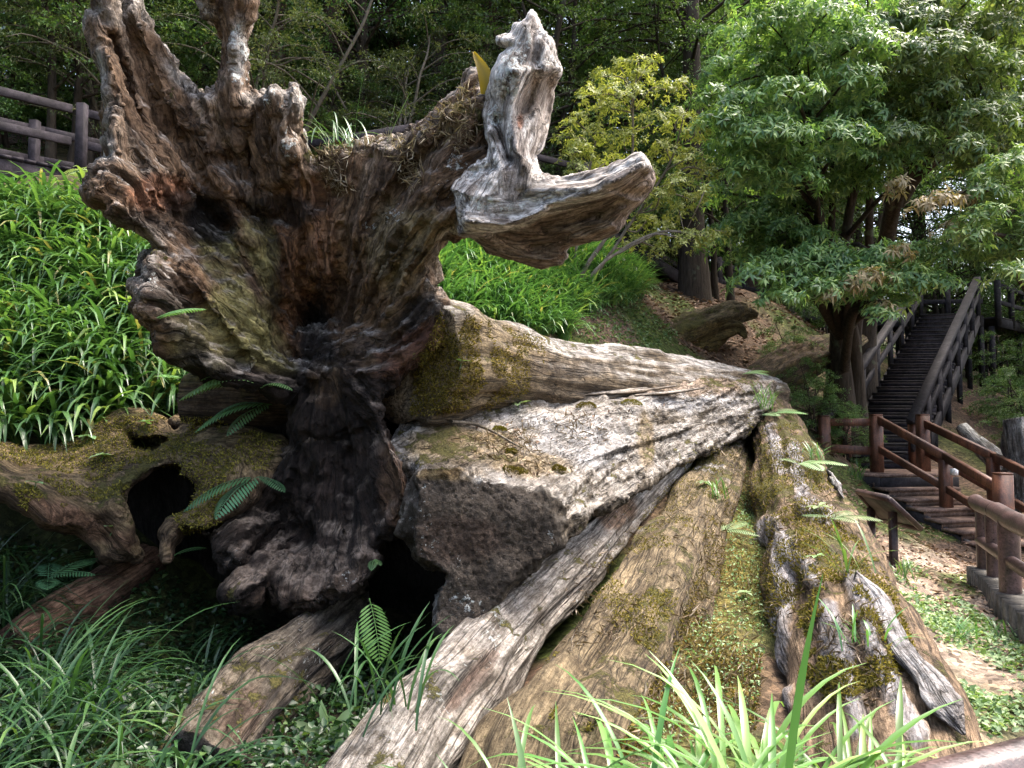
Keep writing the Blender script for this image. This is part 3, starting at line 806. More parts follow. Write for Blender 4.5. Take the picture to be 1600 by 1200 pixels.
under = poly_map([(700, 380), (760, 368), (820, 352), (850, 335), (900, 322), (960, 300), (1000, 262), (1040, 270), (1040, 420), (700, 440)])
fF = fF + 0.15 * sstep(5, -8, under)
cav = poly_map([(800, 200), (805, 150), (830, 115), (872, 110), (880, 160), (860, 215), (835, 245), (822, 245), (840, 210), (835, 180)])
fF = fF + 0.13 * sstep(6, -18, cav)
for ln, w, a in [([(778, 190), (785, 225), (795, 250)], 10, .16), ([(800, 110), (875, 108)], 6, -.07), ([(812, 120), (800, 170), (808, 230), (820, 260)], 9, -.08), ([(870, 285), (930, 278), (1000, 252)], 6, .06), ([(850, 318), (930, 302), (1000, 262)], 6, -.06), ([(870, 298), (940, 290), (1005, 258)], 5, -.05),
                 ([(725, 345), (790, 350), (850, 330)], 7, -.07), ([(850, 360), (940, 335), (1005, 300)], 7, .05), ([(830, 385), (880, 375)], 8, .10), ([(735, 270), (770, 262)], 8, .14), ([(845, 120), (835, 170), (850, 200)], 7, -.05)]:
    fF = fF + a * np.exp(-(line_map(ln) / w) ** 2)
flow = np.stack([(GX * 0.25 + GY * 0.2) / 60, (GY - 0.25 * GX) / 11, 0 * GX], -1)
flow2 = np.stack([(GX) / 11, GY / 90, 0 * GX], -1)
wv = sstep(235, 285, GY)
fF = fF + 0.030 * (wv * fbm(flow, 3, 81) + (1 - wv) * fbm(flow2, 3, 82)) + 0.10 * np.exp(np.minimum(pmF, 0) / 8.0)
FD = Field((-0.6, 4.6, 1.9), (1.25, 6.4, 4.6), 0.017)
jag = 3.0 * fbm(np.stack([GX / 16, GY / 16, 0 * GX], -1), 4, 84)
FD.F = FD.slab(pmF + jag - 2.0, fF, fF + 0.34 + 0.10 * sstep(240, 300, GY), 0.035)
V, Q = FD.mesh()
LN = [pA((745, 320, 5.3), (785, 250, 5.4), (775, 170, 5.4), (830, 20, 5.4)), pA((800, 300, 5.3), (815, 230, 5.4), (840, 160, 5.5), (865, 90, 5.5)), pA((720, 320, 5.2), (820, 310, 5.2), (930, 300, 5.1), (1015, 255, 4.95)), pA((725, 355, 5.3), (840, 370, 5.4), (940, 345, 5.2), (1015, 290, 5.0)), pA((740, 370, 5.4), (810, 400, 5.4), (885, 400, 5.4))]
G = grain(V, LN)
V = bumpy(V, Q, G, 0.014, 3.0, 0.016, 16.0, 0.014, 86)
N = normals(V, Q); px, py, _ = proj(V); nz = N[:, 2]
nn = fbm(V * 3, 4, 87); nf = fbm(G * [11, 11, 5], 3, 88)
c = np.tile([0.50, 0.475, 0.46], (len(V), 1))
c = mixc(c, (0.20, 0.17, 0.155), sstep(-0.05, 0.4, nf) * 0.85); c = mixc(c, (0.58, 0.56, 0.55), sstep(-.1, -.5, nf) * .5)
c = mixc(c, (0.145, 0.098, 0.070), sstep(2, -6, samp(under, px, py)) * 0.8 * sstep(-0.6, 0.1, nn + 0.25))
c = mixc(c, (0.30, 0.24, 0.20), zone(px, py, 985, 290, 50, 25, V, 20, -.5) * 0.85)
c = mixc(c, (0.27, 0.22, 0.185), sstep(2, -10, samp(cav, px, py)) * 0.7)
c = mixc(c, (0.36, 0.16, 0.09), zone(px, py, 813, 190, 6, 14, V, 21) * 0.8)
c = mixc(c, (0.06, 0.05, 0.042), zone(px, py, 776, 205, 9, 22, V, 22) * 0.85)
c = mixc(c, (0.06, 0.045, 0.035), zone(px, py, 800, 248, 22, 8, V, 23, .3) * 0.6)
lich = -0.3 + 0 * px
for z in [(800, 120, 36, 60, .62), (775, 180, 14, 30, .7), (850, 100, 25, 12, .5), (780, 320, 45, 20, .6), (750, 280, 30, 16, .45), (815, 60, 25, 25, .3)]:
    lich = np.maximum(lich, -0.3 + zone(px, py, z[0], z[1], z[2], z[3], V, 24) * (z[4] + 0.5))
moss = -0.4 + 0 * px
for z in [(852, 74, 12, 20, .35), (840, 292, 8, 22, .1), (865, 100, 12, 14, .15)]:
    moss = np.maximum(moss, -0.4 + zone(px, py, z[0], z[1], z[2], z[3], V, 25) * (z[4] + 0.4))
fin_ob = tag(add('weathered_root', V, Q, M_WOOD, GIANT, wood_attrs(c, lich, moss, G)), 'bleached lichen-spotted root branching like antlers')

# ---- trunk running away up the slope, and a back slab coloured black to paint the hollow's shade
def log_paint(V, F, G, base, dark, top, lich0, moss0, seed, topz=0.55):
    N = normals(V, F[0] if isinstance(F, list) else F); nz = N[:, 2]
    nn = fbm(V * 1.7, 4, seed); nf = fbm(G * [8, 8, 4], 3, seed + 3)
    c = np.tile(np.array(base, float), (len(V), 1))
    c = mixc(c, dark, sstep(-0.1, 0.5, nf) * 0.8)
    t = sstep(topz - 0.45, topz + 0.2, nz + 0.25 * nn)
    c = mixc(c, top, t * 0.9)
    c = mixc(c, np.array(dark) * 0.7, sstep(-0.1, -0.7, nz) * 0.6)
    n3 = fbm(V * 4.6, 5, seed + 6, .6); n4 = fbm(V * 11, 4, seed + 9, .6)
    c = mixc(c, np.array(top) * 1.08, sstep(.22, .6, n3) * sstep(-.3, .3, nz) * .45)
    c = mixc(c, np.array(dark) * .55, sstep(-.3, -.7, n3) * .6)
    c = c * (1 + .25 * np.clip(n4, -1, 1))[:, None]
    lich = lich0 + 0.25 * nn + .18 * n4
    moss = moss0 + 0.5 * sstep(-0.2, 0.8, nz) - 0.2 + 0.45 * nn - .3 * n3
    return c, lich, moss, nz, nn

tp = pA((640, 560, 6.1), (690, 562, 6.5), (760, 572, 7.2), (850, 586, 8.3), (960, 598, 9.6), (1090, 612, 11.6), (1200, 622, 13.4))
V, F, G = loft(tp, [0.50, 0.50, 0.43, 0.42, 0.46, 0.50, 0.42], 220, 90, 5, 0.10, 0.07, 4.0)
c, li, mo, nz, nn = log_paint(V, F, G, (0.15, 0.115, 0.075), (0.075, 0.056, 0.038), (0.33, 0.315, 0.30), -0.2, -0.10, 91)
px, py, d = proj(V)
fl = zone(px, py, 740, 560, 100, 90, V, 30)
c = mixc(c, (0.17, 0.13, 0.075), fl * 0.8); mo = mo + 0.45 * fl * sstep(0.1, -0.4, nn) - 0.25 * sstep(840, 880, px)
li = np.maximum(li, zone(px, py, 715, 560, 12, 45, V, 31) * 0.6 - 0.2)
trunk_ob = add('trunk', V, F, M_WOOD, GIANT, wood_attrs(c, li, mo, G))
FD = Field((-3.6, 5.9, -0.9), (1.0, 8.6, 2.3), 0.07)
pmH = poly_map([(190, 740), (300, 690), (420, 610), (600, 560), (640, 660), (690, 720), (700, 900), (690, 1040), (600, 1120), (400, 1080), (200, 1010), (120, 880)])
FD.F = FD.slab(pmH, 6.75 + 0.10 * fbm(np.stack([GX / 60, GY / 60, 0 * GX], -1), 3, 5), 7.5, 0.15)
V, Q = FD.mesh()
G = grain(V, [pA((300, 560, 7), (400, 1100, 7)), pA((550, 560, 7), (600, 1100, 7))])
back_ob = add('hollow_shade_backing', V, Q, M_WOOD, GIANT, wood_attrs(np.tile([0.016, 0.014, 0.013], (len(V), 1)), np.full(len(V), -.6), np.full(len(V), -.6), G))
# splintered shelves of bark along the trunk's lower edge
for k in range(9):
    t = k / 8
    x0 = 860 + 45 * (k % 5) ; y0 = 632 - 6 * (k % 3) - 12 * (k % 5) / 4
    d0 = 8.1 + 0.30 * (k % 5)
    V, F, G = loft(pA((x0 - 50, y0 + 4, d0 - .5), (x0, y0, d0 - .1), (x0 + 60, y0 - 8, d0 + .5)), [0.03, 0.05, 0.02], 30, 12, 200 + k, 0.2, 0.25, 5, 0.45)
    c, li, mo, nz, nn = log_paint(V, F, G, (0.17, 0.13, 0.09), (0.08, 0.06, 0.04), (0.32, 0.29, 0.26), -.3, -.3, 95 + k)
    add('bark_splinter', V, F, M_WOOD, GIANT, wood_attrs(c, li, mo, G))

# ---- great slab of split wood with a sawn face beside the hollow
cut = [(592, 690), (612, 668), (650, 664), (700, 668), (760, 690), (840, 720), (905, 755), (890, 800), (878, 850), (852, 872), (820, 890), (780, 930), (735, 980), (692, 1017), (681, 985), (677, 950), (682, 918), (700, 903), (690, 890), (648, 872), (642, 840), (650, 800), (646, 760), (640, 735), (612, 720)]
cut = [(648, 738), (662, 722), (720, 735), (760, 756), (820, 776), (858, 795), (876, 826), (878, 850), (852, 872), (820, 890), (780, 930), (735, 980), (692, 1017), (681, 985), (677, 950), (682, 918), (700, 903), (690, 890), (648, 872), (642, 840), (650, 800)]
pmC = poly_map(cut)
FD = Field((-1.2, 4.6, -0.5), (4.5, 12.6, 2.3), 0.036)
faceD = 4.95 + 0.0016 * (GX - 650) - 0.0006 * (GY - 800) + 0.035 * fbm(np.stack([GX / 50, GY / 50, 0 * GX], -1), 4, 101)
a = FD.slab(pmC, faceD, 5.75, 0.03)
b = smin(FD.tube(pA((760, 822, 5.1), (830, 775, 5.8), (930, 722, 7.0), (1000, 694, 7.9), (1040, 690, 8.5), (1110, 656, 9.8), (1180, 628, 12.0)), [0.36, 0.42, 0.42, 0.38, 0.30, 0.36, 0.33]),
         FD.tube(pA((690, 800, 5.3), (760, 745, 6.0), (860, 700, 7.2), (960, 668, 8.6), (1080, 634, 10.6), (1180, 614, 12.4)), [0.30, 0.34, 0.34, 0.36, 0.38, 0.36]), 0.12)
b = smin(b, FD.tube(pA((622, 722, 5.9), (690, 712, 6.4), (800, 672, 7.6), (900, 640, 8.8)), [0.13, 0.22, 0.30, 0.30]), 0.12)
b = smin(b, FD.tube(pA((645, 690, 6.2), (690, 672, 6.7), (770, 655, 7.5)), [0.13, 0.2, 0.25]), 0.1)
b = smin(b, FD.tube(pA((640, 745, 5.75), (720, 720, 6.4), (820, 690, 7.6), (960, 650, 9.4), (1120, 622, 11.6)), [0.16, 0.26, 0.32, 0.36, 0.38]), 0.15)
pmK = poly_map([(560, 1100), (540, 690), (648, 728), (720, 735), (760, 754), (820, 774), (858, 793), (878, 824), (882, 860), (852, 884), (700, 1040)])
b = smax(b, (samp(pmK, FD.px, FD.py) - (FD.D - 5.0) * 60) * FD.D / FPX, 0.05)
b = smax(b, 4.98 + 0.0016 * (FD.px - 650) - 0.0006 * (FD.py - 800) - FD.D, 0.04)
FD.F = smin(a, b, 0.07)
V, Q = FD.mesh()
LN = [pA((700, 800, 5.0), (840, 740, 6.2), (1000, 680, 8.2), (1180, 620, 12)), pA((800, 880, 5), (930, 760, 6.6), (1020, 710, 8.2), (1180, 640, 12))]
G = grain(V, LN)
V = bumpy(V, Q, G, 0.05, 1.5, 0.030, 6.0, 0.030, 103, flake=0.022, mask=lambda V, N: 1 - 0.85 * sstep(0.35, 0.75, -N[:, 1]) * sstep(5.45, 5.25, proj(V)[2]))
V, Q = subdiv(V, Q)
G = grain(V, LN)
c, li, mo, nz, nn = log_paint(V, Q, G, (0.135, 0.112, 0.086), (0.075, 0.062, 0.046), (0.265, 0.245, 0.225), -0.14, -0.15, 104, 0.35)
px, py, d = proj(V)
N = normals(V, Q)
fc = sstep(0.35, 0.75, -N[:, 1]) * sstep(5.45, 5.25, d)
Gf = np.stack([V[:, 0] * 0.6 + V[:, 2], V[:, 0], V[:, 2]], -1)
c = mixc(c, (0.070, 0.056, 0.045), fc * 0.94); li = li + fc * 0.30; mo = mo - fc * 0.3
c = mixc(c, (0.085, 0.050, 0.036), fc * zone(px, py, 720, 840, 80, 40, V, 33) * 0.4)
c = mixc(c, (0.72, 0.70, 0.68), zone(px, py, 738, 744, 17, 13, V, 34) * sstep(0.1, 0.5, nz))  # sunlit white patch painted on the log's top
for z in [(830, 655, 60, 14), (920, 690, 90, 40), (1080, 620, 70, 22)]:
    k = zone(px, py, z[0], z[1], z[2], z[3], V, 35); c = mixc(c, (0.31, 0.31, 0.32), k * 0.7); mo = mo - 0.5 * k; li = li - .2 * k
k = zone(px, py, 1060, 592, 140, 28, V, 39); c = mixc(c, (0.25, 0.175, 0.115), k * .75); mo = mo + .2 * k
k = sstep(.25, -.15, nz) * (1 - fc); c = mixc(c, (0.085, 0.066, 0.045), k * .6); mo = mo + .35 * k
for z in [(1010, 690, 14, 50), (690, 690, 60, 26), (700, 740, 60, 10), (715, 700, 95, 36), (840, 725, 60, 20), (1130, 580, 60, 14)]:
    k = zone(px, py, z[0], z[1], z[2], z[3], V, 36); c = mixc(c, (0.22, 0.155, 0.070), k * 0.6); mo = mo + 0.3 * k
li = np.maximum(li, zone(px, py, 715, 945, 26, 20, V, 37) * 0.7 - .2); li = np.maximum(li, zone(px, py, 655, 850, 14, 26, V, 38) * 0.6 - .2)
G2 = G * (1 - fc[:, None]) + fc[:, None] * np.stack([V[:, 0] * 2.6 + V[:, 2], V[:, 2] * 3.2, V[:, 1]], -1)
V = bumpy(V, Q, G2, 0.010, 9, 0.012, 18.0, 0.014 , 203)
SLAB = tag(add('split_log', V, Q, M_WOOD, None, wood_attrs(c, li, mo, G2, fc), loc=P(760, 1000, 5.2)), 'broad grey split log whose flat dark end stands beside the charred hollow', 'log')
slab_ob = SLAB

# ---- the long logs
def log(name, label, pts, rad, seed, base, dark, top, lich, moss, ns=240, nr=90, lump=.13, ridge=.10, rn=3.5, squash=1.0, topz=.55, extra=None, cat='log', group=None, push=None):
    V, F, G = loft(pts, rad, ns, nr, seed, lump, ridge, rn, squash)
    if push is not None:
        V = V + normals(V, F[0])  * push(V)[:, None]
    c, li, mo, nz, nn = log_paint(V, F, G, base, dark, top, lich, moss, seed * 7 + 1, topz)
    if extra:
        px, py, d = proj(V); c, li, mo = extra(V, c, li, mo, nz, nn, px, py)
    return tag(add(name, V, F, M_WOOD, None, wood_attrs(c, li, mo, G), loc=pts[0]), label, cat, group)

LOGC = log('log', 'long grey furrowed log lying under the broad split log, running down to the grass', pA((575, 1290, 3.4), (650, 1165, 3.95), (720, 1075, 4.6), (800, 985, 5.4), (880, 905, 6.3), (950, 830, 7.3), (1010, 765, 8.4), (1060, 715, 9.6)), [0.30, 0.29, 0.285, 0.26, 0.235, 0.21, 0.20, 0.16], 11,
           (0.17, 0.15, 0.13), (0.085, 0.072, 0.060), (0.30, 0.275, 0.25), 0.05, -0.35, 300, 110, .16, .16, 2.6, topz=.45,
           extra=lambda V, c, li, mo, nz, nn, px, py: (mixc(mixc(c, (0.22, 0.12, 0.06), zone(px, py, 965, 800, 40, 25, V, 40, -.6) * .7), (0.09, 0.055, 0.04), zone(px, py, 740, 1060, 12, 90, V, 41, .7) * .7), np.maximum(li, zone(px, py, 665, 1130, 26, 26, V, 42) * .6 - .2), mo))
LOGD = log('log', 'broad brown log with thin moss, sunk in the ground beside the mossy gully', pA((790, 1480, 3.2), (865, 1260, 3.8), (930, 1125, 4.5), (1000, 1000, 5.5), (1050, 890, 6.8), (1090, 800, 8.4), (1125, 730, 10.2), (1150, 690, 12.0)), [0.40, 0.44, 0.42, 0.40, 0.37, 0.33, 0.28, 0.20], 12,
           (0.105, 0.070, 0.046), (0.052, 0.034, 0.024), (0.155, 0.120, 0.072), -0.08, -0.02, 280, 100, .14, .14, 3.0, topz=.3,
           extra=lambda V, c, li, mo, nz, nn, px, py: (mixc(c, (0.28, 0.27, 0.275), sstep(.5, .8, nn) * sstep(0, .4, nz) * .7), li, mo - 0.5 * zone(px, py, 900, 960, 60, 170, V, 43, .5)))
STRIPS = [([(1228, 850), (1222, 880), (1222, 940), (1212, 1000), (1210, 1060), (1216, 1130)], 17), ([(1224, 868), (1250, 872), (1272, 905)], 12), ([(1294, 950), (1306, 985), (1318, 1030), (1330, 1080), (1345, 1140)], 15), ([(1284, 960), (1290, 1010), (1294, 1060)], 6), ([(1238, 700), (1246, 735), (1256, 790)], 9), ([(1262, 792), (1292, 806)], 14), ([(1180, 850), (1192, 828), (1206, 820)], 15), ([(1205, 672), (1214, 705), (1222, 735)], 7), ([(1330, 900), (1352, 960), (1372, 1020), (1392, 1075), (1430, 1150)], 14)]
stripm = np.minimum.reduce([line_map(l) - w for l, w in STRIPS])
def stripz(V):
    px, py, d = proj(V)
    return sstep(5, -3, samp(stripm, px, py) + 7 * fbm(V * 7, 4, 77))
LOGF = log('log', 'wide log thick with golden moss and ferns, nearest the sign and the steps', pA((1450, 1520, 3.1), (1390, 1270, 3.85), (1350, 1110, 4.7), (1300, 950, 6.2), (1262, 830, 8.0), (1232, 735, 10.0), (1208, 672, 12.0), (1200, 640, 13.2)), [0.42, 0.52, 0.54, 0.52, 0.50, 0.46, 0.40, 0.30], 13,
           (0.120, 0.078, 0.052), (0.060, 0.039, 0.027), (0.17, 0.120, 0.075), -0.2, 0.14, 300, 120, .13, .10, 3.2, topz=.3,
           extra=lambda V, c, li, mo, nz, nn, px, py: (mixc(mixc(c, (0.20, 0.14, 0.095), sstep(900, 1050, py) * .5), np.stack([.27 + .08 * nn, .26 + .08 * nn, .27 + .08 * nn], -1), stripz(V) * .92), li + .1 * stripz(V), mo - 0.28 * sstep(850, 980, py) + .3 * zone(px, py, 1230, 760, 60, 90, V, 44) - .9 * stripz(V)), push=lambda V: .035 * stripz(V))
LOGH = log('log', 'slanting broken log with a blunt end rising from the grass into the dark hollow', pA((318, 1215, 3.85), (360, 1150, 4.15), (430, 1070, 4.8), (500, 1005, 5.4), (560, 945, 6.1)), [0.27, 0.27, 0.25, 0.23, 0.18], 14,
           (0.125, 0.108, 0.096), (0.055, 0.046, 0.042), (0.125, 0.105, 0.080), 0.14, -0.12, 200, 90, .24, .24, 2.2, topz=.4,
           extra=lambda V, c, li, mo, nz, nn, px, py: (mixc(c, (0.16, 0.10, 0.075), zone(px, py, 380, 1110, 30, 50, V, 45, .5) * .4), np.maximum(li, zone(px, py, 345, 1180, 20, 20, V, 46) * .6 - .2), mo))
LOGI = log('log', 'short red-brown stub of root beside the dark hollow above the grass', pA((20, 1010, 5.3), (90, 965, 5.7), (160, 925, 6.1), (230, 880, 6.6)), [0.14, 0.19, 0.20, 0.2], 15, (0.155, 0.088, 0.060), (0.075, 0.042, 0.030), (0.20, 0.12, 0.08), -.4, -.3, 90, 50)

# ---- mossy arched root with two holes
arch = [(-60, 668), (0, 690), (37, 697), (90, 705), (124, 682), (161, 659), (195, 645), (225, 648), (262, 660), (307, 655), (352, 660), (440, 680), (470, 720), (424, 740), (385, 790), (345, 815), (322, 830), (285, 830), (272, 850), (262, 878), (256, 868), (251, 830), (262, 815), (296, 795), (307, 771), (300, 752), (274, 730), (240, 734), (206, 764), (196, 800), (215, 872), (157, 874), (112, 830), (37, 805), (0, 780), (-60, 770)]
pmG = poly_map(arch)
hole = poly_map([(197, 676), (215, 686), (245, 684), (263, 682), (268, 690), (240, 700), (205, 700)])
hole2 = poly_map([(262, 664), (284, 662), (286, 672), (268, 677)])
pmG2 = np.maximum(np.maximum(pmG, -hole), -hole2)
fG = tps([(-50, 720, 5.7), (40, 740, 5.7), (100, 760, 5.7), (120, 690, 6.9), (30, 700, 6.7), (200, 650, 6.95), (230, 720, 6.3), (340, 700, 6.3), (400, 690, 6.4), (300, 660, 6.9), (350, 760, 5.95), (280, 840, 5.7), (150, 850, 5.8), (190, 800, 5.75), (440, 700, 6.4)], GX, GY) + 0.06 * fbm(np.stack([GX / 45, GY / 45, 0 * GX], -1), 4, 111)
FD = Field((-4.6, 5.3, -0.1), (-1.4, 7.7, 1.85), 0.026)
FD.F = FD.slab(pmG2 + 4 * fbm(np.stack([GX / 20, GY / 20, 0 * GX], -1), 3, 112), fG, fG + 0.75, 0.13)
V, Q = FD.mesh()
G = grain(V, [pA((-50, 720, 5.8), (80, 750, 5.8), (180, 850, 5.8)), pA((60, 720, 6.2), (220, 690, 6.6), (440, 700, 6.4)), pA((300, 690, 6.4), (360, 740, 6), (270, 860, 5.7))])
V = bumpy(V, Q, G, 0.05, 2.5, 0.025, 8, 0.02, 113)
c, li, mo, nz, nn = log_paint(V, Q, G, (0.12, 0.080, 0.052), (0.060, 0.040, 0.028), (0.165, 0.12, 0.065), -0.5, 0.10, 114, 0.3)
px, py, _ = proj(V)
c = mixc(c, (0.155, 0.090, 0.060), zone(px, py, 110, 815, 100, 24, V, 47, .35) * .8); mo = mo - .6 * zone(px, py, 120, 830, 110, 35, V, 48, .35)
arch_ob = tag(add('mossy_root', V, Q, M_WOOD, None, wood_attrs(c, li, mo, G), loc=P(250, 870, 6)), 'moss-covered arched root with a dark hole, beside the ferns and the charred hollow', 'root')
LOGJ = log('log', 'short moss-topped block of log wedged under the root plate above the ferns', pA((300, 622, 6.9), (345, 622, 6.85), (410, 626, 6.8), (470, 630, 6.9)), [0.24, 0.25, 0.24, 0.2], 16, (0.12, 0.082, 0.056), (0.06, 0.042, 0.03), (0.155, 0.13, 0.045), -.4, .05, 80, 60, .08, .08)

# ---- grey splinter plates standing proud of the mossy log
def plate_on(parent, pts, w, th, seed, label=None):
    V, F, G = loft(pA(*pts), w, 70, 22, seed, .22, .22, 5, th, lumpf=5)
    c, li, mo, nz, nn = log_paint(V, F, G, (0.30, 0.285, 0.275), (0.17, 0.155, 0.145), (0.37, 0.36, 0.36), -.35, -.5, seed)
    return add('wood_splinter', V, F, M_WOOD, parent, wood_attrs(c, li, mo, G))

# ---- far logs and stumps
FARLOG = log('log', 'moss-covered fallen trunk with a forked end lying on the leaf-strewn slope behind the split log', pA((960, 560, 14.6), (1010, 545, 15.2), (1060, 525, 15.6), (1110, 507, 16), (1150, 490, 16.4), (1183, 492, 16.6)), [0.30, 0.46, 0.48, 0.40, 0.24, 0.05], 21, (0.10, 0.080, 0.030), (0.055, 0.045, 0.02), (0.17, 0.125, 0.07), -.6, .3, 110, 60, .32, .2)
V, F, G = loft(pA((1075, 530, 15.5), (1110, 520, 15.6), (1150, 513, 15.7), (1166, 528, 15.6)), [0.3, 0.22, 0.14, 0.04], 50, 30, 25, .3, .2)
c, li, mo, nz, nn = log_paint(V, F, G, (0.09, 0.075, 0.03), (0.05, 0.04, 0.02), (0.14, 0.11, 0.05), -.6, .3, 26)
add('fork', V, F, M_WOOD, FARLOG, wood_attrs(c, li, mo, G))
FARLOG2 = log('log', 'mossy fallen trunk half buried in dead leaves, below the raised boardwalk', pA((1165, 615, 14.6), (1190, 600, 15.2), (1240, 572, 16.2), (1310, 545, 17.5), (1350, 530, 18.4)), [0.2, 0.40, 0.42, 0.3, .1], 22, (0.085, 0.070, 0.025), (0.05, 0.04, 0.02), (0.15, 0.10, 0.065), -.6, .1, 80, 50, .28, .2)
FARLOG3 = log('log', 'leaning grey dead log beyond the red-brown handrail', pA((1503, 668, 15), (1535, 700, 14.5), (1575, 735, 14.2), (1620, 770, 14)), [0.12, 0.16, 0.2, 0.2], 23, (0.22, 0.20, 0.185), (0.1, 0.09, 0.08), (0.30, 0.29, 0.27), -.1, -.3, 60, 30)
FARSTUMP = log('tree_stump', 'weathered grey stump standing past the handrail below the stair platform', pA((1622, 800, 12.5), (1615, 740, 12.6), (1606, 690, 12.7), (1600, 655, 12.8)), [0.55, 0.42, 0.33, 0.24], 24, (0.20, 0.185, 0.17), (0.085, 0.075, 0.068), (0.28, 0.27, 0.26), 0.0, -.3, 60, 50, .25, .2, cat='stump')

# ------------------------------------------------------------------ raycast helper: where a sight line meets built wood or soil
from mathutils.bvhtree import BVHTree
from mathutils import Vector
def bvh_of(obs):
    V = []; T = []; n = 0
    for o in obs:
        me = o.data; off = np.zeros(3); p = o
        while p is not None: off = off + np.array(p.location); p = p.parent
        v = np.empty(len(me.vertices) * 3, np.float32); me.vertices.foreach_get('co', v); v = v.reshape(-1, 3) + off
        me.calc_loop_triangles()
        t = np.empty(len(me.loop_triangles) * 3, np.int32); me.loop_triangles.foreach_get('vertices', t)
        V.append(v); T.append(t.reshape(-1, 3) + n); n += len(v)
    return BVHTree.FromPolygons(np.vstack(V).tolist(), np.vstack(T).tolist())
WOODS = [stump_ob, fin_ob, trunk_ob, slab_ob, LOGC, LOGD, LOGF, LOGH, LOGI, arch_ob, LOGJ, FARLOG, FARLOG2, back_ob]
TREE_ALL = bvh_of(WOODS + [ground_ob])
def hit(px, py, tr=TREE_ALL):
    d = Vector(P(px, py, 1.0) - EYE).normalized()
    h = tr.ray_cast(Vector(EYE), d)
    if h[0] is None: return None
    n = np.array(h[1]); 
    if n @ np.array(d) > 0: n = -n
    return np.array(h[0]), n
def drop(x, y, z=9.0, tr=TREE_ALL):
    h = tr.ray_cast(Vector((x, y, z)), Vector((0, 0, -1)))
    return (np.array(h[0]), np.array(h[1])) if h[0] is not None else (np.array([x, y, float(ground(x, y))]), UPS)

# ---- splinter plates lying on the mossy log
def splinter(px_line, w, seed, sq=0.35, lift=-0.005):
    pts = []
    for p in px_line:
        h = hit(*p)
        if h is not None: pts.append(h[0] + h[1] * lift)
    if len(pts) < 2: return
    w = np.array(w) * .85; w[0] *= .25; w[-1] *= .2
    V, F, G = loft(pts, w, 90, 24, seed, .35, .35, 6, 1.0, lumpf=5)
    # flatten along the log's normal
    h = hit(*px_line[len(px_line) // 2]); n = h[1]
    path = catmull(pts, 90)
    idx = np.minimum(np.arange(len(V)) // 24, 89)
    off = V - path[idx]; V = V - n * ((off @ n) * (1 - sq))[:, None]
    c, li, mo, nz, nn = log_paint(V, F, G, (0.22, 0.205, 0.205), (0.12, 0.105, 0.10), (0.29, 0.28, 0.285), -.3, -.35, seed)
    o = LOGF
    add('wood_splinter', V, F, M_WOOD, o, wood_attrs(c, li, mo, G))
splinter([(1338, 905), (1362, 935), (1385, 985), (1405, 1020), (1432, 1060), (1470, 1115), (1500, 1160)], [.04, .07, .07, .08, .10, .11, .08], 301, .5, .05)
splinter([(1283, 735), (1296, 755), (1316, 788)], [.06, .10, .03], 306, .5, .06)

# ------------------------------------------------------------------ lower steps, landing and the long staircase
# landing floor 0.7 m above the walkway; long flight climbs away to the right
LND = 0.70
STAIR = thing('staircase', 'long dark wooden staircase climbing to the platform under the trees, red-brown rails at its foot', 'staircase', P(1385, 738, 15.0))
def at_z(px, py, z):
    a = P(px, py, 1.0) - EYE
    return EYE + a * ((z - EYE[2]) / a[2])
pL = np.array([6.25, 14.1]); 
# landing platform
q = [(1283, 737), (1366, 752), (1470, 740), (1440, 722), (1330, 718)]
lp = np.array([[6.05, 14.9], [6.62, 13.9], [8.15, 14.15], [8.75, 15.6], [6.3, 15.75]])
m = MB()
nP = 7
for k in range(nP):                                     # landing boards
    t0, t1 = k / nP + .004, (k + 1) / nP - .004
    a0 = lp[1] * (1 - t0) + lp[4] * t0; b0 = lp[2] * (1 - t0) + lp[3] * t0; a1 = lp[1] * (1 - t1) + lp[4] * t1; b1 = lp[2] * (1 - t1) + lp[3] * t1
    z = LND
    b = [np.r_[a0, z - .05], np.r_[b0, z - .05], np.r_[b1, z - .05], np.r_[a1, z - .05]]
    qm = MB(); qm.hexa(np.array(b), np.array(b) + [0, 0, .05]); qm.out('floor_board', M_TREAD, STAIR)
qm = MB(); b = np.array([np.r_[lp[0], LND - .05], np.r_[lp[1] + [-.01, 0], LND - .05], np.r_[lp[4] + [-.01, 0], LND - .05], np.r_[(lp[0] + lp[4]) / 2, LND - .05]]); qm.hexa(b, b + [0, 0, .05]); qm.out('floor_board', M_TREAD, STAIR)
qm = MB(); qm.bar(np.r_[lp[1], LND - .16], np.r_[lp[2], LND - .16], .08, .2); qm.bar(np.r_[lp[0], LND - .16], np.r_[lp[1], LND - .16], .08, .2); qm.out('joist', M_DARKTIMBER, STAIR)
# low steps: noses marched along the slope
noses = [(1365, 751), (1390, 765), (1417, 781), (1445, 797), (1473, 815), (1504, 832), (1538, 853)]
dep = np.linspace(13.85, 11.35, 7)
ZN = []
for k in range(7):
    a = P(noses[k][0], noses[k][1] - 1, dep[k]); ZN.append(a)
ZN = np.array(ZN)
tv = np.array([1.45, 0.35, 0])
for k in range(1, 7):
    a = ZN[k]; back = ZN[k - 1] - ZN[k]; back[2] = 0; back = back * 1.08
    b = np.array([a, a + tv, a + tv + back, a + back]); b[:, 2] = a[2] - .05
    qm = MB(); qm.hexa(b, b + [0, 0, .05]); qm.out('tread', M_TREAD, STAIR)
    top = ZN[k - 1][2] - .052
    r0 = ZN[k - 1] + [0.012, 0.03, 0]; b = np.array([r0, r0 + tv, r0 + tv + [0, .03, 0], r0 + [0, .03, 0]]); b[:, 2] = a[2] + .002
    t = b.copy(); t[:, 2] = top
    qm = MB(); qm.hexa(b, t); qm.out('riser', M_TREAD, STAIR)
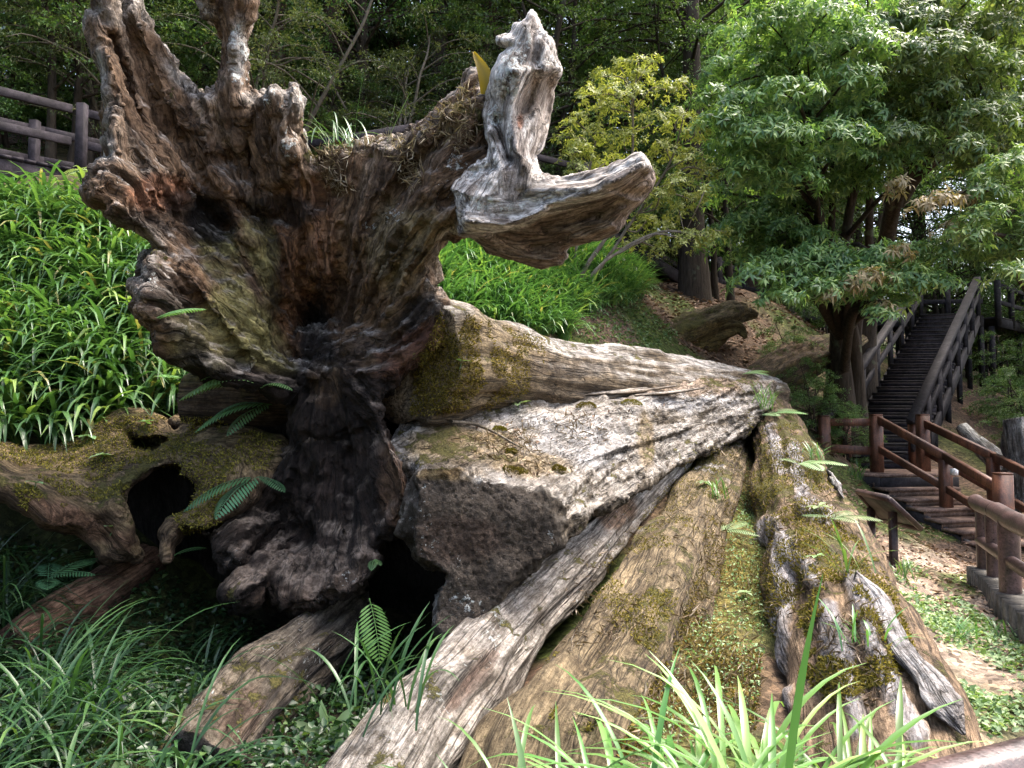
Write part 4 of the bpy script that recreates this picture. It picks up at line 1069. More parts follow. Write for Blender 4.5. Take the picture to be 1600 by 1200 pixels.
bar_obj('stringer', ZN[0] + [.05, .1, -.22], ZN[6] + [.05, .1, -.22], .08, .26, M_DARKTIMBER, STAIR)
bar_obj('stringer', ZN[0] + tv + [-.05, .1, -.22], ZN[6] + tv + [-.05, .1, -.22], .08, .26, M_DARKTIMBER, STAIR)
# red-brown posts and handrails
def post(px, ytop, ybot, d, w, m_=M_REDTIMBER, parent=None, name='post', cap=True):
    b = P(px, ybot, d); t = P(px, ytop, d); t[:2] = b[:2]
    qm = MB(); h = w / 2
    qm.bar(b - [0, 0, .12], t - [0, 0, .03], w, w, (0, 1, 0))
    if cap: qm.bar(t - [0, 0, .022], t, w, w, (0, 1, 0)); qm.bar(t - [0, 0, .034], t - [0, 0, .018], w * .86, w * .86, (0, 1, 0))
    qm.out(name, m_, parent or STAIR); return b, t
P1 = post(1289, 649, 725, 14.75, .19); P2 = post(1322, 652, 728, 15.6, .18); P3 = post(1370.5, 647, 737, 14.5, .20); P4 = post(1430, 649, 733, 15.5, .19); P5 = post(1443.5, 647, 735, 14.75, .20)
P6 = post(1479, 716, 797, 12.9, .17, cap=False); P7 = post(1571, 739, 880, 10.9, .21); P8 = post(1554, 712, 800, 13.0, .17, cap=False)
def rail(a, b, w=.09, h=.14, m_=M_REDTIMBER, name='handrail', parent=None): return bar_obj(name, a, b, w, h, m_, parent or STAIR)
u = lambda pt, z: np.array([pt[0], pt[1], z])
zb = lambda A, f: A[0] * (1 - f) + A[1] * f
rail(zb(P1, .86), zb(P3, .86)); rail(zb(P1, .33), zb(P3, .35), .08, .16)
rail(zb(P3, .93), zb(P6, .99) + [0, 0, .03]); rail(zb(P6, .99) + [0, 0, .03], zb(P7, .80))
rail(zb(P3, .42), zb(P6, .42), .08, .12, name='lower_rail'); rail(zb(P6, .42), zb(P7, .42), .08, .12, name='lower_rail')
e8 = P(1690, 782, 10.2)
rail(zb(P5, .85), zb(P8, .99)); rail(zb(P8, .99), e8)
rail(zb(P5, .35), zb(P8, .38), .08, .12, name='lower_rail'); rail(zb(P8, .38), e8 - [0, 0, .55], .08, .12, name='lower_rail')
bx = MB(); c0 = P(1491, 737, 12.72); bx.bar(c0 - [0, 0, .055], c0 + [0, 0, .055], .10, .09, (0, 1, 0)); bx.bar(c0 + [-.03, -.05, .0], c0 + [.03, -.05, 0], .012, .07)
tag(bx.out('sensor_box', M_WHITE, None, loc=c0), 'small white plastic box fixed to a red-brown handrail post', 'box')

# long dark flight
b0 = np.array([7.30, 15.7, LND]); b1 = np.array([13.85, 24.2, 5.05]); nst = 26
run = (b1 - b0) / nst
tvec = unit(np.array([1.0, -0.16, 0])); W = 1.58
hdir = unit(np.array([run[0], run[1], 0]))
tread_me = riser_me = None
for k in range(nst):
    a = b0 + run * k + [0, 0, run[2]]
    fwd = np.array([run[0], run[1], 0]) * 1.08
    if tread_me is None:
        bb = np.array([-tvec * W / 2, tvec * W / 2, tvec * W / 2 + fwd, -tvec * W / 2 + fwd])
        q1 = MB(); q1.hexa(bb - [0, 0, .05], bb); t_ = q1.out('tread', M_DARKTIMBER, STAIR); tread_me = t_.data
        for v in tread_me.vertices: v.co += Vector(STAIR.location)
        rb = np.array([-tvec * W / 2 + hdir * .03, tvec * W / 2 + hdir * .03, tvec * W / 2 + hdir * .06, -tvec * W / 2 + hdir * .06])
        q2 = MB(); q2.hexa(rb - [0, 0, run[2] - .002], rb - [0, 0, .052]); r_ = q2.out('riser', M_GREYPAINT, STAIR); riser_me = r_.data
        for v in riser_me.vertices: v.co += Vector(STAIR.location)
    else:
        t_ = bpy.data.objects.new('tread', tread_me); r_ = bpy.data.objects.new('riser', riser_me)
        for o in (t_, r_): o.parent = STAIR; COL.objects.link(o)
    t_.location = a - np.array(STAIR.location); r_.location = t_.location
for s in (-1, 1):
    off = tvec * s * (W / 2 + .05)
    qm = MB(); qm.bar(b0 + off + [0, 0, -.18], b1 + off + [0, 0, -.18], .09, .30); qm.out('stringer', M_DARKTIMBER, STAIR)
    for k in range(0, 8):
        f = k / 7; a = b0 + (b1 - b0) * f + off
        bar_obj('post', a - [0, 0, .25], a + [0, 0, 1.0 + .1], .11, .11, M_DARKTIMBER, STAIR, (0, 1, 0))
    bar_obj('handrail', b0 + off + [0, 0, 1.06] - run * .6, b1 + off + [0, 0, 1.14], .20, .14, M_DARKTIMBER, STAIR)
    bar_obj('lower_rail', b0 + off + [0, 0, .52] - run * .6, b1 + off + [0, 0, .58], .07, .16, M_DARKTIMBER, STAIR)
# posts that carry the flight
for f in (.35, .55, .75, .95):
    for s in (-1, 1):
        a = b0 + (b1 - b0) * f + tvec * s * .6
        g = float(ground(a[0], a[1])) - .3
        if a[2] - .3 > g + .2: bar_obj('support_post', np.r_[a[:2], g], a - [0, 0, .2], .12, .12, M_DARKTIMBER, STAIR, (0, 1, 0))

# ---- raised boardwalk that passes behind the root plate
def walkway(name, label, path, width, planks, m_, posts_every=2.2, rail_h=1.08, both=True, sides=(-1, 1), loc=None, support=True, extra_rail=True):
    t = thing(name, label, 'boardwalk', path[0])
    path = np.array(path, float)
    for i in range(len(path) - 1):
        a, b = path[i], path[i + 1]
        d = unit(np.r_[(b - a)[:2], 0]); r = np.array([d[1], -d[0], 0])
        L = np.linalg.norm((b - a)[:2]); n = max(1, int(L / .165))
        me = None
        if planks:
            for k in range(n):
                c0 = a + (b - a) * (k + .06) / n; c1 = a + (b - a) * (k + .94) / n
                e = .015 * math.sin(k * 7.3)
                bb = np.array([c0 + r * (width / 2 + .06 + e), c1 + r * (width / 2 + .06 + e), c1 - r * (width / 2 + .06), c0 - r * (width / 2 + .06)])
                q1 = MB(); q1.hexa(bb - [0, 0, .045], bb + [0, 0, .004 * math.sin(k * 3.1)]); q1.out('plank', m_, t)
        else:
            bb = np.array([a + r * width / 2, b + r * width / 2, b - r * width / 2, a - r * width / 2])
            q1 = MB(); q1.hexa(bb - [0, 0, .05], bb); q1.out('deck', m_, t)
        for s in sides:
            o = r * s * width / 2 * .96
            bar_obj('beam', a + o - [0, 0, .20], b + o - [0, 0, .20], .10, .29, m_, t)
            k = max(1, round(L / posts_every))
            for j in range(k + (1 if i == len(path) - 2 else 0)):
                p = a + (b - a) * j / k + o
                bar_obj('post', p - [0, 0, .30], p + [0, 0, rail_h + .08], .15, .15, m_, t, (0, 1, 0))
            bar_obj('top_rail', a + o + [0, 0, rail_h - .06], b + o + [0, 0, rail_h - .06], .07, .14, m_, t)
            bar_obj('middle_rail', a + o + [0, 0, .47], b + o + [0, 0, .47], .06, .14, m_, t)
        if support:
            for j in range(max(1, round(L / 3)) + 1):
                p = a + (b - a) * j / max(1, round(L / 3)); g = float(ground(p[0], p[1]))
                for s in (-1, 1):
                    if p[2] - .4 > g: bar_obj('support_post', np.r_[p[:2] + r[:2] * s * width * .35, g - .3], p + r * s * width * .35 - [0, 0, .3], .14, .14, m_, t, (0, 1, 0))
    return t
# near edge follows the photo: posts at the left, then behind the plate to the stair head
cl = lambda px, py, d, w: P(px, py, d)
A0 = P(-190, 205, 11.0); A1 = P(100, 262, 12.75); A2 = P(215, 284, 13.9)
offn = np.array([-.62, .75, 0]) * .75
BW1 = walkway('boardwalk', 'grey raised boardwalk on the grassy bank, with square posts and rails', [A0 + offn, A1 + offn, A2 + offn], 1.5, True, M_GREYPAINT, 3.4)
A3 = P(470, 320, 16.0); A4 = P(640, 290, 16.4); A5 = P(880, 340, 18.0); A6 = P(1092, 466, 23); A7 = P(1132, 477, 25.2)
BW2 = walkway('boardwalk', 'dark boardwalk half hidden in the trees behind the antler root', [A3, A4, A5, A6, A7], 1.3, False, M_GREYPAINT, 2.6)
top = b1 + hdir * .1
plat = [b1 + np.array([.35, .9, 0]) - tvec * 1.2, b1 + np.array([.35, .9, 0]) + tvec * .8]
BW3 = walkway('boardwalk', 'dark level boardwalk with a rail fence crossing above the leaf-strewn hollow', [A7 + [.1, .1, 0], np.array([11.2, 25.6, 5.2]), plat[0] - [.1, 0, 0]], 1.4, False, M_DARKTIMBER, 2.2)
PT = walkway('platform', 'dark timber platform on tall posts at the head of the long staircase', [plat[0], b1 + np.array([1.2, .75, -.01]), np.array([18.9, 28.2, 5.02])], 1.5, False, M_DARKTIMBER, 1.35, sides=(1,))
PT['category'] = 'platform'

# ---- person walking on the upper path
def skin_figure(name, label, joints, edges, radii, m_, loc):
    me = bpy.data.meshes.new(name); me.from_pydata([tuple(j) for j in joints], edges, []); me.update()
    o = bpy.data.objects.new(name, me); o.location = loc; COL.objects.link(o)
    o.modifiers.new('skin', 'SKIN'); sv = me.skin_vertices[0].data if me.skin_vertices else None
    return o
def person_mesh(loc):
    t = thing('person', 'dark-haired person in a pale shirt, just visible between the raised roots', 'person', loc)
    body = Acc()
    def limb(pts, r): V, F = tube(np.array(pts, float), r, 10, 14); body.add(V, F)
    # trunk, neck and head as one lathe-like tube; limbs tapered and rooted inside it
    limb([(0, 0, .82), (0, .01, 1.0), (0, .02, 1.2), (0, .01, 1.38), (0, 0, 1.46), (0, -.01, 1.52), (0, -.02, 1.60), (0, -.02, 1.68), (0, -.01, 1.745)], [.13, .155, .15, .17, .10, .058, .085, .092, .02])
    for s in (-1, 1):
        limb([(s * .14, 0, 1.40), (s * .20, .01, 1.38), (s * .235, .02, 1.12), (s * .23, -.08, .88), (s * .225, -.12, .78)], [.06, .058, .046, .036, .03])
        limb([(s * .08, 0, .95), (s * .09, .0, .85), (s * .095, -.02, .48), (s * .10, .03, .08)], [.10, .092, .062, .042])
        limb([(s * .10, .06, .05), (s * .105, -.02, .045), (s * .11, -.15, .03)], [.045, .045, .03])
    V, F, _ = body.get()
    SK = paint_mat('skin', (0.42, 0.27, 0.20), (0.46, 0.30, 0.22)); 
    add('body', V + loc, F, SK, t)
    V, F = tube(np.array([(0, .01, .93), (0, .02, 1.1), (0, .02, 1.25), (0, .01, 1.42), (0, 0, 1.47)]), [.165, .168, .165, .185, .075], 12, 14)
    sh = Acc(); sh.add(V, F)
    for s in (-1, 1):
        V, F = tube(np.array([(s * .12, 0, 1.42), (s * .205, .01, 1.375), (s * .232, .02, 1.2)]), [.07, .07, .06], 10, 8); sh.add(V, F)
    V, F, _ = sh.get(); add('shirt', V + loc, F, M_WHITE, t)
    tr_ = Acc()
    for s in (-1, 1):
        V, F = tube(np.array([(s * .06, 0, .98), (s * .085, .0, .85), (s * .095, -.015, .48), (s * .10, .03, .1)]), [.13, .11, .08, .065], 10, 10); tr_.add(V, F)
    V, F, _ = tr_.get(); add('trousers', V + loc, F, M_GREYPAINT, t)
    V, F = tube(np.array([(0, .03, 1.56), (0, .015, 1.66), (0, 0, 1.73), (0, 0, 1.775)]), [.085, .106, .09, .01], 12, 12)
    add('hair', V + loc, F, paint_mat('black_hair', (0.012, 0.011, 0.012), (0.025, 0.022, 0.022)), t)
    return t
# where the sight line past the roots meets someone standing on the hillside
dd_ = np.linspace(14.5, 30, 160)
hp = P(np.full(160, 308.0), np.full(160, 127.0), dd_)
gap = hp[:, 2] - 1.775 - ground(hp[:, 0], hp[:, 1])
pp = hp[np.argmin(np.abs(gap))]; pp = np.array([pp[0], pp[1], float(ground(pp[0], pp[1]))])

# ---- lectern sign seen from behind
SIGN = thing('information_sign', 'low brown lectern sign on two posts beside the wide mossy log', 'sign', P(1380, 905, 9.0))
ca, cb, cc, cd = P(1340, 769, 9.75), P(1388, 780, 8.6), P(1437, 826, 8.85), P(1375, 812, 10.0)
nrm = unit(np.cross(cb - ca, cd - ca)); nrm = nrm if nrm[2] > 0 else -nrm
for px_, py_, d in ((1363, 884, 9.8), (1397.5, 909, 8.9)):
    a = P(px_, py_, d); b = a.copy(); b[2] = ca[2] - (nrm[0] * (a[0] - ca[0]) + nrm[1] * (a[1] - ca[1])) / nrm[2] - .004
    bar_obj('post', a - [0, 0, .2], b, .08, .08, M_SIGNPAINT, SIGN, (0, 1, 0))
q1 = MB(); bb = np.array([ca, cd, cc, cb]); q1.hexa(bb, bb + nrm * .02); q1.out('panel', M_SIGNBACK, SIGN)
for a, b in ((ca, cb), (cb, cc), (cc, cd), (cd, ca)):
    bar_obj('frame', a + nrm * .008, b + nrm * .008, .07, .055, M_SIGNPAINT, SIGN, nrm)

# ---- walkway under the photographer, kerb and round-log railing
rp = np.array([[5.27, 8.75], [5.02, 8.05], [4.73, 7.37], [4.0, 5.5], [3.0, 3.65], [1.95, 2.45], [1.05, 1.98], [0.2, 1.62], [-1.2, 1.45]])
rc = catmull(np.c_[rp, np.zeros(len(rp))], 60)
T = unit(np.gradient(rc, axis=0)); Rr = np.c_[T[:, 1], -T[:, 0], np.zeros(60)]
if Rr[30][0] < 0: Rr = -Rr
WALK = thing('walkway', 'pale boarded walkway with a concrete kerb under the round log railing', 'walkway', (4.7, 6.5, -0.3))
inner = rc + Rr * 0.12
inn = rc - Rr * 0.12
sgn = 1 if (rc[20] + Rr[20])[0] > rc[20][0] else -1
for k in range(0, 58):
    a, b = rc[k] + Rr[k] * .16, rc[k + 1] + Rr[k + 1] * .16
    a2, b2 = rc[k] + Rr[k] * 1.9, rc[k + 1] + Rr[k + 1] * 1.9
    if np.linalg.norm(b2 - a2) < .02: continue
    g = .02
    bb = np.array([a * (1 - g) + b * g, a2 * (1 - g) + b2 * g, b2 * (1 - g) + a2 * g, b * (1 - g) + a * g]); bb[:, 2] = -.05
    q1 = MB(); q1.hexa(bb, bb + [0, 0, .045]); q1.out('floor_board', M_TREAD, WALK)
kb = MB()
for k in range(59):
    a0, a1, b0_, b1_ = rc[k] - Rr[k] * .14, rc[k] + Rr[k] * .15, rc[k + 1] - Rr[k + 1] * .14, rc[k + 1] + Rr[k + 1] * .15
    bb = np.array([a0, a1, b1_, b0_]); bb[:, 2] = -.45
    t = bb.copy(); t[:, 2] = .0
    kb.hexa(bb, t)
kb.out('kerb', M_KERB, WALK)
RAIL = thing('log_railing', 'brown round-log railing along the walkway kerb, its wet top log shining', 'railing', (4.0, 5.5, 0))
def rlog(pts, r, name, seed, ns=40, nr=28):
    pts = np.array(pts, float); V, F, G = loft(pts, [r] * len(pts), ns, nr, seed, .025, .03, 2.5, capn=3); add(name, V, F, M_LOGPAINT, RAIL)
zt = .70
seg = [(0, 2), (2, 3), (3, 4), (4, 6), (6, 8)]
rlog([[5.42, 9.05, zt], [5.25, 8.7, zt], [5.02, 8.05, zt]], .085, 'rail_log', 401)
rlog([[5.02, 8.03, zt], [4.73, 7.37, zt], [4.35, 6.4, zt], [3.98, 5.45, zt]], .095, 'rail_log', 402)
rlog([[3.97, 5.42, zt], [3.5, 4.5, zt], [2.95, 3.58, zt]], .095, 'rail_log', 403)
rlog([[2.94, 3.56, zt + .005], [2.4, 2.85, zt], [1.72, 2.28, zt - .01], [1.05, 1.98, zt - .03], [0.2, 1.62, zt - .05]], .075, 'rail_log', 404, 80, 40)
rlog([[5.25, 8.7, .30], [4.73, 7.37, .30], [3.98, 5.45, .30], [2.95, 3.58, .3]], .06, 'rail_log', 405)
for (x, y, r) in ((5.27, 8.66, .085), (5.08, 8.2, .07), (4.75, 7.42, .095), (4.0, 5.5, .09), (2.98, 3.6, .09), (1.2, 2.03, .08)):
    rlog([[x, y, -.05], [x, y, .3], [x, y, zt - .02]], r, 'post', int(500 + x * 10), 24, 20)

# ------------------------------------------------------------------ leaves and blades
def blades(base, az, L, w, th0, curv, ns=6, droop=None):
    """arching strap blades; th = lean from the vertical"""
    N = len(base); t = np.linspace(0, 1, ns + 1)
    th = th0[:, None] + curv[:, None] * t[None] ** 1.3
    dl = L[:, None] / ns
    dx = np.sin(th) * dl; dz = np.cos(th) * dl
    X = np.concatenate([np.zeros((N, 1)), np.cumsum(dx[:, 1:], 1)], 1); Z = np.concatenate([np.zeros((N, 1)), np.cumsum(dz[:, 1:], 1)], 1)
    d = np.stack([np.cos(az), np.sin(az)], -1); s = np.stack([-np.sin(az), np.cos(az)], -1)
    prof = (0.55 + 0.45 * np.sin(np.minimum(t * 2.2, 1.57))) * np.clip((1.02 - t) * 3.0, 0.02, 1)
    cx = base[:, None, 0] + X * d[:, None, 0]; cy = base[:, None, 1] + X * d[:, None, 1]; cz = base[:, None, 2] + Z
    hw = w[:, None] * prof[None] / 2
    C = np.stack([cx, cy, cz], -1); S3 = np.stack([s[:, None, 0] * hw, s[:, None, 1] * hw, 0 * hw], -1)
    fold = np.stack([0 * hw, 0 * hw, 0.35 * hw], -1)
    V = np.stack([C + S3 + fold, C, C - S3 + fold], 2)            # N, ns+1, 3, 3 : shallow keel
    k = np.arange(N)[:, None] * ((ns + 1) * 3) + np.arange(ns)[None] * 3
    F = np.concatenate([np.stack([k, k + 1, k + 4, k + 3], -1).reshape(-1, 4), np.stack([k + 1, k + 2, k + 5, k + 4], -1).reshape(-1, 4)])
    return V.reshape(-1, 3), F, (ns + 1) * 3

def leaves(pos, d, up, L, W, bend=0.25, fold=0.25):
    """kite leaves, two triangles folded on the midrib"""
    d = unit(d); s = unit(np.cross(d, up)); n = np.cross(s, d)
    L = np.asarray(L)[:, None]; W = np.asarray(W)[:, None]
    tip = pos + d * L - n * L * bend
    mid = pos + d * L * 0.45 + n * W * fold
    V = np.stack([pos, mid + s * W / 2, tip, mid - s * W / 2], 1)
    k = np.arange(len(pos))[:, None] * 4
    F = np.concatenate([k + [0, 1, 2], k + [0, 2, 3]])
    return V.reshape(-1, 3), F

def leaves6(pos, d, up, L, W, bend=0.3, fold=0.2):
    """longer leaves: base, two shoulder pairs, tip, with a drooping end"""
    d = unit(d); s = unit(np.cross(d, up)); n = np.cross(s, d)
    L = np.asarray(L)[:, None]; W = np.asarray(W)[:, None]
    m1 = pos + d * L * .33 - n * L * bend * .1; m2 = pos + d * L * .7 - n * L * bend * .45; tip = pos + d * L * .97 - n * L * bend
    V = np.stack([pos, m1 + s * W * .45 + n * W * fold, m1 - s * W * .45 + n * W * fold, m2 + s * W * .5 + n * W * fold, m2 - s * W * .5 + n * W * fold, tip, m1, m2], 1)
    k = np.arange(len(pos))[:, None] * 8
    F = [np.concatenate([k + [0, 6, 1], k + [0, 2, 6], k + [7, 5, 3], k + [7, 4, 5]]), np.concatenate([k + [6, 7, 3, 1], k + [2, 4, 7, 6]])]
    return V.reshape(-1, 3), F

def leaves5(pos, d, up, L, W, bend=0.3, fold=0.15):
    d = unit(d); s = unit(np.cross(d, up)); n = np.cross(s, d)
    L = np.asarray(L)[:, None]; W = np.asarray(W)[:, None]
    mid = pos + d * L * .5 - n * L * bend * .28; tip = pos + d * L * .97 - n * L * bend
    V = np.stack([pos, mid + s * W * .5 + n * W * fold, mid - s * W * .5 + n * W * fold, mid, tip], 1)
    k = np.arange(len(pos))[:, None] * 5
    return V.reshape(-1, 3), np.concatenate([k + [0, 3, 1], k + [0, 2, 3], k + [3, 4, 1], k + [3, 2, 4]])

def U(a, b, n): return rng.uniform(a, b, n)
def sphere_dirs(n):
    v = rng.normal(size=(n, 3)); return unit(v)

def rep(r, n): return np.repeat(r, n)

# ---- strap-leaved grass on the banks (uncountable)
def tuft_field(name, label, cat, xy, nb, L, w, lean, curv, m_, az0=None, az_spread=pi, z=None, rnd0=(0, 1), ns=6, kind='stuff'):
    n = len(xy)
    z = ground(xy[:, 0], xy[:, 1]) if z is None else z
    k = rng.poisson(nb, n).clip(2)
    idx = np.repeat(np.arange(n), k); N = len(idx)
    base = np.c_[xy[idx] + rng.normal(0, .035, (N, 2)), z[idx] - .03]
    az = U(-pi, pi, N) if az0 is None else az0 + rng.normal(0, az_spread, N)
    LL = U(*L, N) * np.repeat(U(.75, 1.2, n), k); ww = U(*w, N)
    V, F, m = blades(base, az, LL, ww, np.abs(rng.normal(lean, .18, N)), U(*curv, N), ns)
    r = np.clip(rng.normal(.5, .2, N) * (rnd0[1] - rnd0[0]) + rnd0[0] + np.repeat(rng.normal(0, .2, n), k), 0, 1)
    r = np.where(rng.random(N) < .03, .99, np.minimum(r, .94))
    o = add(name, V, F, m_, None, {'rnd': np.repeat(r, m)})
    return tag(o, label, cat, None, kind)

def pick(region, n, dlo, dhi):
    """random ground spots whose photograph position falls in the polygon"""
    x = U(-14, 12, n * 60); y = U(1.2, 26, n * 60)
    g = ground(x, y)
    px, py, d = proj(np.stack([x, y, g], -1))
    pm = poly_map(region)
    ok = (samp(pm, px, py) < 0) & (d > dlo) & (d < dhi) & (px > -115) & (px < 1710) & (py > -150) & (py < 1340)
    q = np.flatnonzero(ok)[:n]
    return np.c_[x[q], y[q]]

leftbank = pick([(-110, 335), (60, 330), (160, 335), (280, 420), (330, 640), (300, 660), (110, 700), (-110, 700)], 560, 6.2, 13)
tuft_field('strap_grass', 'dense bright green strap-leaved grass covering the steep bank below the grey boardwalk', 'grass', leftbank, 8, (.60, 1.15), (.030, .050), .30, (1.4, 2.5), M_BLADE, -pi / 2 + .25, .9)
midbank = pick([(640, 360), (760, 375), (900, 395), (985, 410), (1005, 470), (900, 500), (880, 540), (760, 520), (660, 500)], 1000, 8.5, 17)
tuft_field('strap_grass', 'bright green strap grass behind the great root plate, above the fallen trunk', 'grass', midbank, 8, (.45, .80), (.022, .036), .35, (1.0, 2.0), M_BLADE, -pi / 2 + .1, .8)
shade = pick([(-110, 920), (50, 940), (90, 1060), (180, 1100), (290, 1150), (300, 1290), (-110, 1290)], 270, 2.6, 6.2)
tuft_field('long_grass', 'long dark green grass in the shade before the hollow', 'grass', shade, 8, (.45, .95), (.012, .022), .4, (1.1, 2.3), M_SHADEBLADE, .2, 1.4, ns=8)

def scatter_cover(name, label, cat, xy, L, m_, tilt=.5, lift=(.0, .06), ratio=.6, rr=(0, 1), z=None, group=None):
    n = len(xy); z = ground(xy[:, 0], xy[:, 1]) if z is None else z
    az = U(-pi, pi, n); t = rng.normal(.1, tilt, n)
    d = np.stack([np.cos(az) * np.cos(t), np.sin(az) * np.cos(t), np.sin(t)], -1)
    LL = U(*L, n)
    pos = np.c_[xy, z + U(*lift, n)]
    V, F = leaves(pos, d, unit(rng.normal(0, .35, (n, 3)) + UPS), LL, LL * ratio * U(.8, 1.2, n), .2, .2)
    return tag(add(name, V, F, m_, None, {'rnd': np.repeat(U(*rr, n), 4)}, smooth=False), label, cat, None, 'stuff')

gcv = pick([(1360, 900), (1420, 880), (1600, 1010), (1700, 1100), (1500, 1180), (1440, 1010)], 16000, 3.5, 10)
nn_ = fbm(np.c_[gcv * 1.3, 0 * gcv[:, :1]], 3, 400); gcv = gcv[nn_ + rng.normal(0, .12, len(gcv)) > -.18]
scatter_cover('ground_cover', 'pale green low ground cover beside the wide mossy log', 'ground cover', gcv, (.025, .06), M_COVER, .4, (.0, .05), .75)
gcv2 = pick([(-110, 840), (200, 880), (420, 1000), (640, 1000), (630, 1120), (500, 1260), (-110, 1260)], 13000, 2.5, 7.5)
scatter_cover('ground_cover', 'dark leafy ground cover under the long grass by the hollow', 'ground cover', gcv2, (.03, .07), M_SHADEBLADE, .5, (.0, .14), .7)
gcv3 = pick([(1100, 690), (1170, 690), (1200, 960), (1180, 1150), (960, 1180), (1060, 960), (1110, 800)], 9000, 3.0, 13)
scatter_cover('ground_cover', 'tiny moss and clover leaves filling the gully between the two long logs', 'ground cover', gcv3, (.012, .032), M_COVER, .5, (.0, .05), .6, (0, .8))
gcv4 = pick([(880, 480), (1000, 470), (1060, 530), (1000, 560), (880, 530)], 5000, 9, 18)
scatter_cover('ground_cover', 'soft green creeping plants on the mound behind the fallen trunk', 'ground cover', gcv4, (.05, .10), M_COVER, .5, (.0, .08), .5, (0, .7))
gcv5 = pick([(-110, 40), (180, 60), (640, 120), (640, 250), (180, 250), (-110, 160)], 5000, 14, 40)
scatter_cover('ferny_undergrowth', 'pale ferny undergrowth on the hillside above the grey boardwalk', 'undergrowth', gcv5, (.2, .5), M_FERN, .6, (.0, .4), .35)
lit = pick([(1300, 720), (1480, 830), (1640, 960), (1660, 1100), (1400, 900), (1320, 800)], 1800, 4.5, 14)
lit2 = pick([(1000, 400), (1100, 440), (1300, 500), (1310, 740), (1240, 700), (1050, 540), (990, 470)], 5000, 11, 26)
scatter_cover('leaf_litter', 'fallen brown leaves on the bare slope around the sign and steps', 'leaf litter', lit, (.04, .10), M_LITTER, .25, (.005, .03), .45)
scatter_cover('leaf_litter', 'dead leaves covering the shaded slope under the boardwalk', 'leaf litter', lit2, (.07, .16), M_LITTER, .25, (.005, .04), .45)

# moss fuzz and debris that sit on the wood
def on_wood(region, n, tr, up_min=-1, noise=None):
    pm = poly_map(region); r = np.array(region); out = []; nrm = []
    lo, hi = r.min(0), r.max(0)
    c = np.c_[U(lo[0], hi[0], n * 6), U(lo[1], hi[1], n * 6)]
    c = c[samp(pm, c[:, 0], c[:, 1]) < 0][:n]
    for x, y in c:
        h = hit(x, y, tr)
        if h is not None and h[1][2] > up_min: out.append(h[0]); nrm.append(h[1])
    out, nrm = np.array(out), np.array(nrm)
    if noise is not None:
        k = fbm(out * noise[0], 4, noise[2]) > noise[1]; out, nrm = out[k], nrm[k]
    return out, nrm

WT = bvh_of(WOODS[:-1])
def fuzz(name, label, cat, region, n, L, m_, noise=None, up=-1, ratio=.3, lay=0.35, tr=WT):
    p, nr = on_wood(region, n, tr, up, noise)
    d = unit(nr * lay + sphere_dirs(len(p)) * .5)
    LL = U(*L, len(p))
    V, F = leaves(p - nr * .004, d, unit(nr + .3 * sphere_dirs(len(p))), LL, LL * ratio, .25, .1)
    return tag(add(name, V, F, m_, None, {'rnd': np.repeat(U(0, 1, len(p)), 4)}, smooth=False), label, cat, None, 'stuff')
fuzz('moss', 'golden moss growing over the wide log by the sign', 'moss', [(1165, 640), (1240, 650), (1310, 760), (1400, 930), (1440, 1050), (1300, 1100), (1195, 1000), (1170, 800)], 20000, (.015, .04), M_MOSS, (2.2, -.05, 41), ratio=.35, lay=.7)
fuzz('moss', 'green-brown moss coating the arched root beside the ferns', 'moss', [(-20, 670), (160, 650), (330, 650), (440, 690), (380, 800), (290, 840), (240, 760), (130, 790), (0, 800)], 16000, (.012, .03), M_MOSS, (2.0, -.25, 42), ratio=.4, lay=.8)
fuzz('moss', 'olive moss on the sunk brown log next to the gully', 'moss', [(880, 950), (1090, 700), (1140, 690), (1110, 820), (1000, 1080), (870, 1180), (850, 1050)], 14000, (.012, .03), M_MOSS, (2.0, 0.0, 43), ratio=.35, lay=.7)
fuzz('dead_grass', 'dry straw and twiggy debris lying on the wide log and split log', 'debris', [(690, 690), (900, 650), (1000, 640), (1190, 570), (1180, 620), (1000, 660), (940, 740), (830, 740)], 2600, (.03, .12), M_STRAW, (1.5, -.1, 44), up=.2, ratio=.035, lay=.12)
fuzz('dead_grass', 'dry needles and straw caught on the brown sunk log and wide mossy log', 'debris', [(880, 900), (1140, 700), (1250, 680), (1440, 1060), (1300, 1130), (1190, 1000), (1100, 1000), (900, 1160)], 6000, (.03, .10), M_STRAW, (1.6, -.1, 45), ratio=.05, lay=.15)
fuzz('dead_grass', 'hanging rootlets and straw on the top rim of the root plate', 'debris', [(480, 240), (560, 220), (640, 215), (740, 130), (760, 190), (640, 300), (520, 300)], 2500, (.03, .12), M_STRAW, (2.0, -.2, 46), ratio=.06, lay=.3)
fuzz('moss', 'mossy growth on the flared base of the fallen trunk', 'moss', [(690, 480), (760, 500), (850, 530), (850, 600), (760, 640), (640, 650), (650, 580)], 9000, (.012, .04), M_MOSS, (2.0, -.1, 47), ratio=.3, lay=.6)
fuzz('leaf_litter', 'dead leaf scraps lying along the top of the split log', 'leaf litter', [(700, 680), (960, 620), (1190, 570), (1190, 610), (1010, 650), (900, 740), (760, 750)], 500, (.02, .05), M_LITTER, (1.5, -.1, 48), up=.3, ratio=.5, lay=.2)

fuzz('dead_grass', 'straw, twigs and needles strewn in the mossy gully between the long logs', 'debris', [(1110, 700), (1175, 690), (1195, 960), (1180, 1180), (960, 1180), (1060, 980), (1100, 860)], 2600, (.03, .12), M_STRAW, ratio=.05, lay=.15, tr=TREE_ALL)
fuzz('moss', 'lime and gold moss tufts on the floor of the gully', 'moss', [(1110, 700), (1175, 690), (1195, 960), (1180, 1180), (960, 1180), (1060, 980), (1100, 860)], 12000, (.012, .035), M_MOSS, (2.2, -.15, 49), ratio=.4, lay=.7, tr=TREE_ALL)
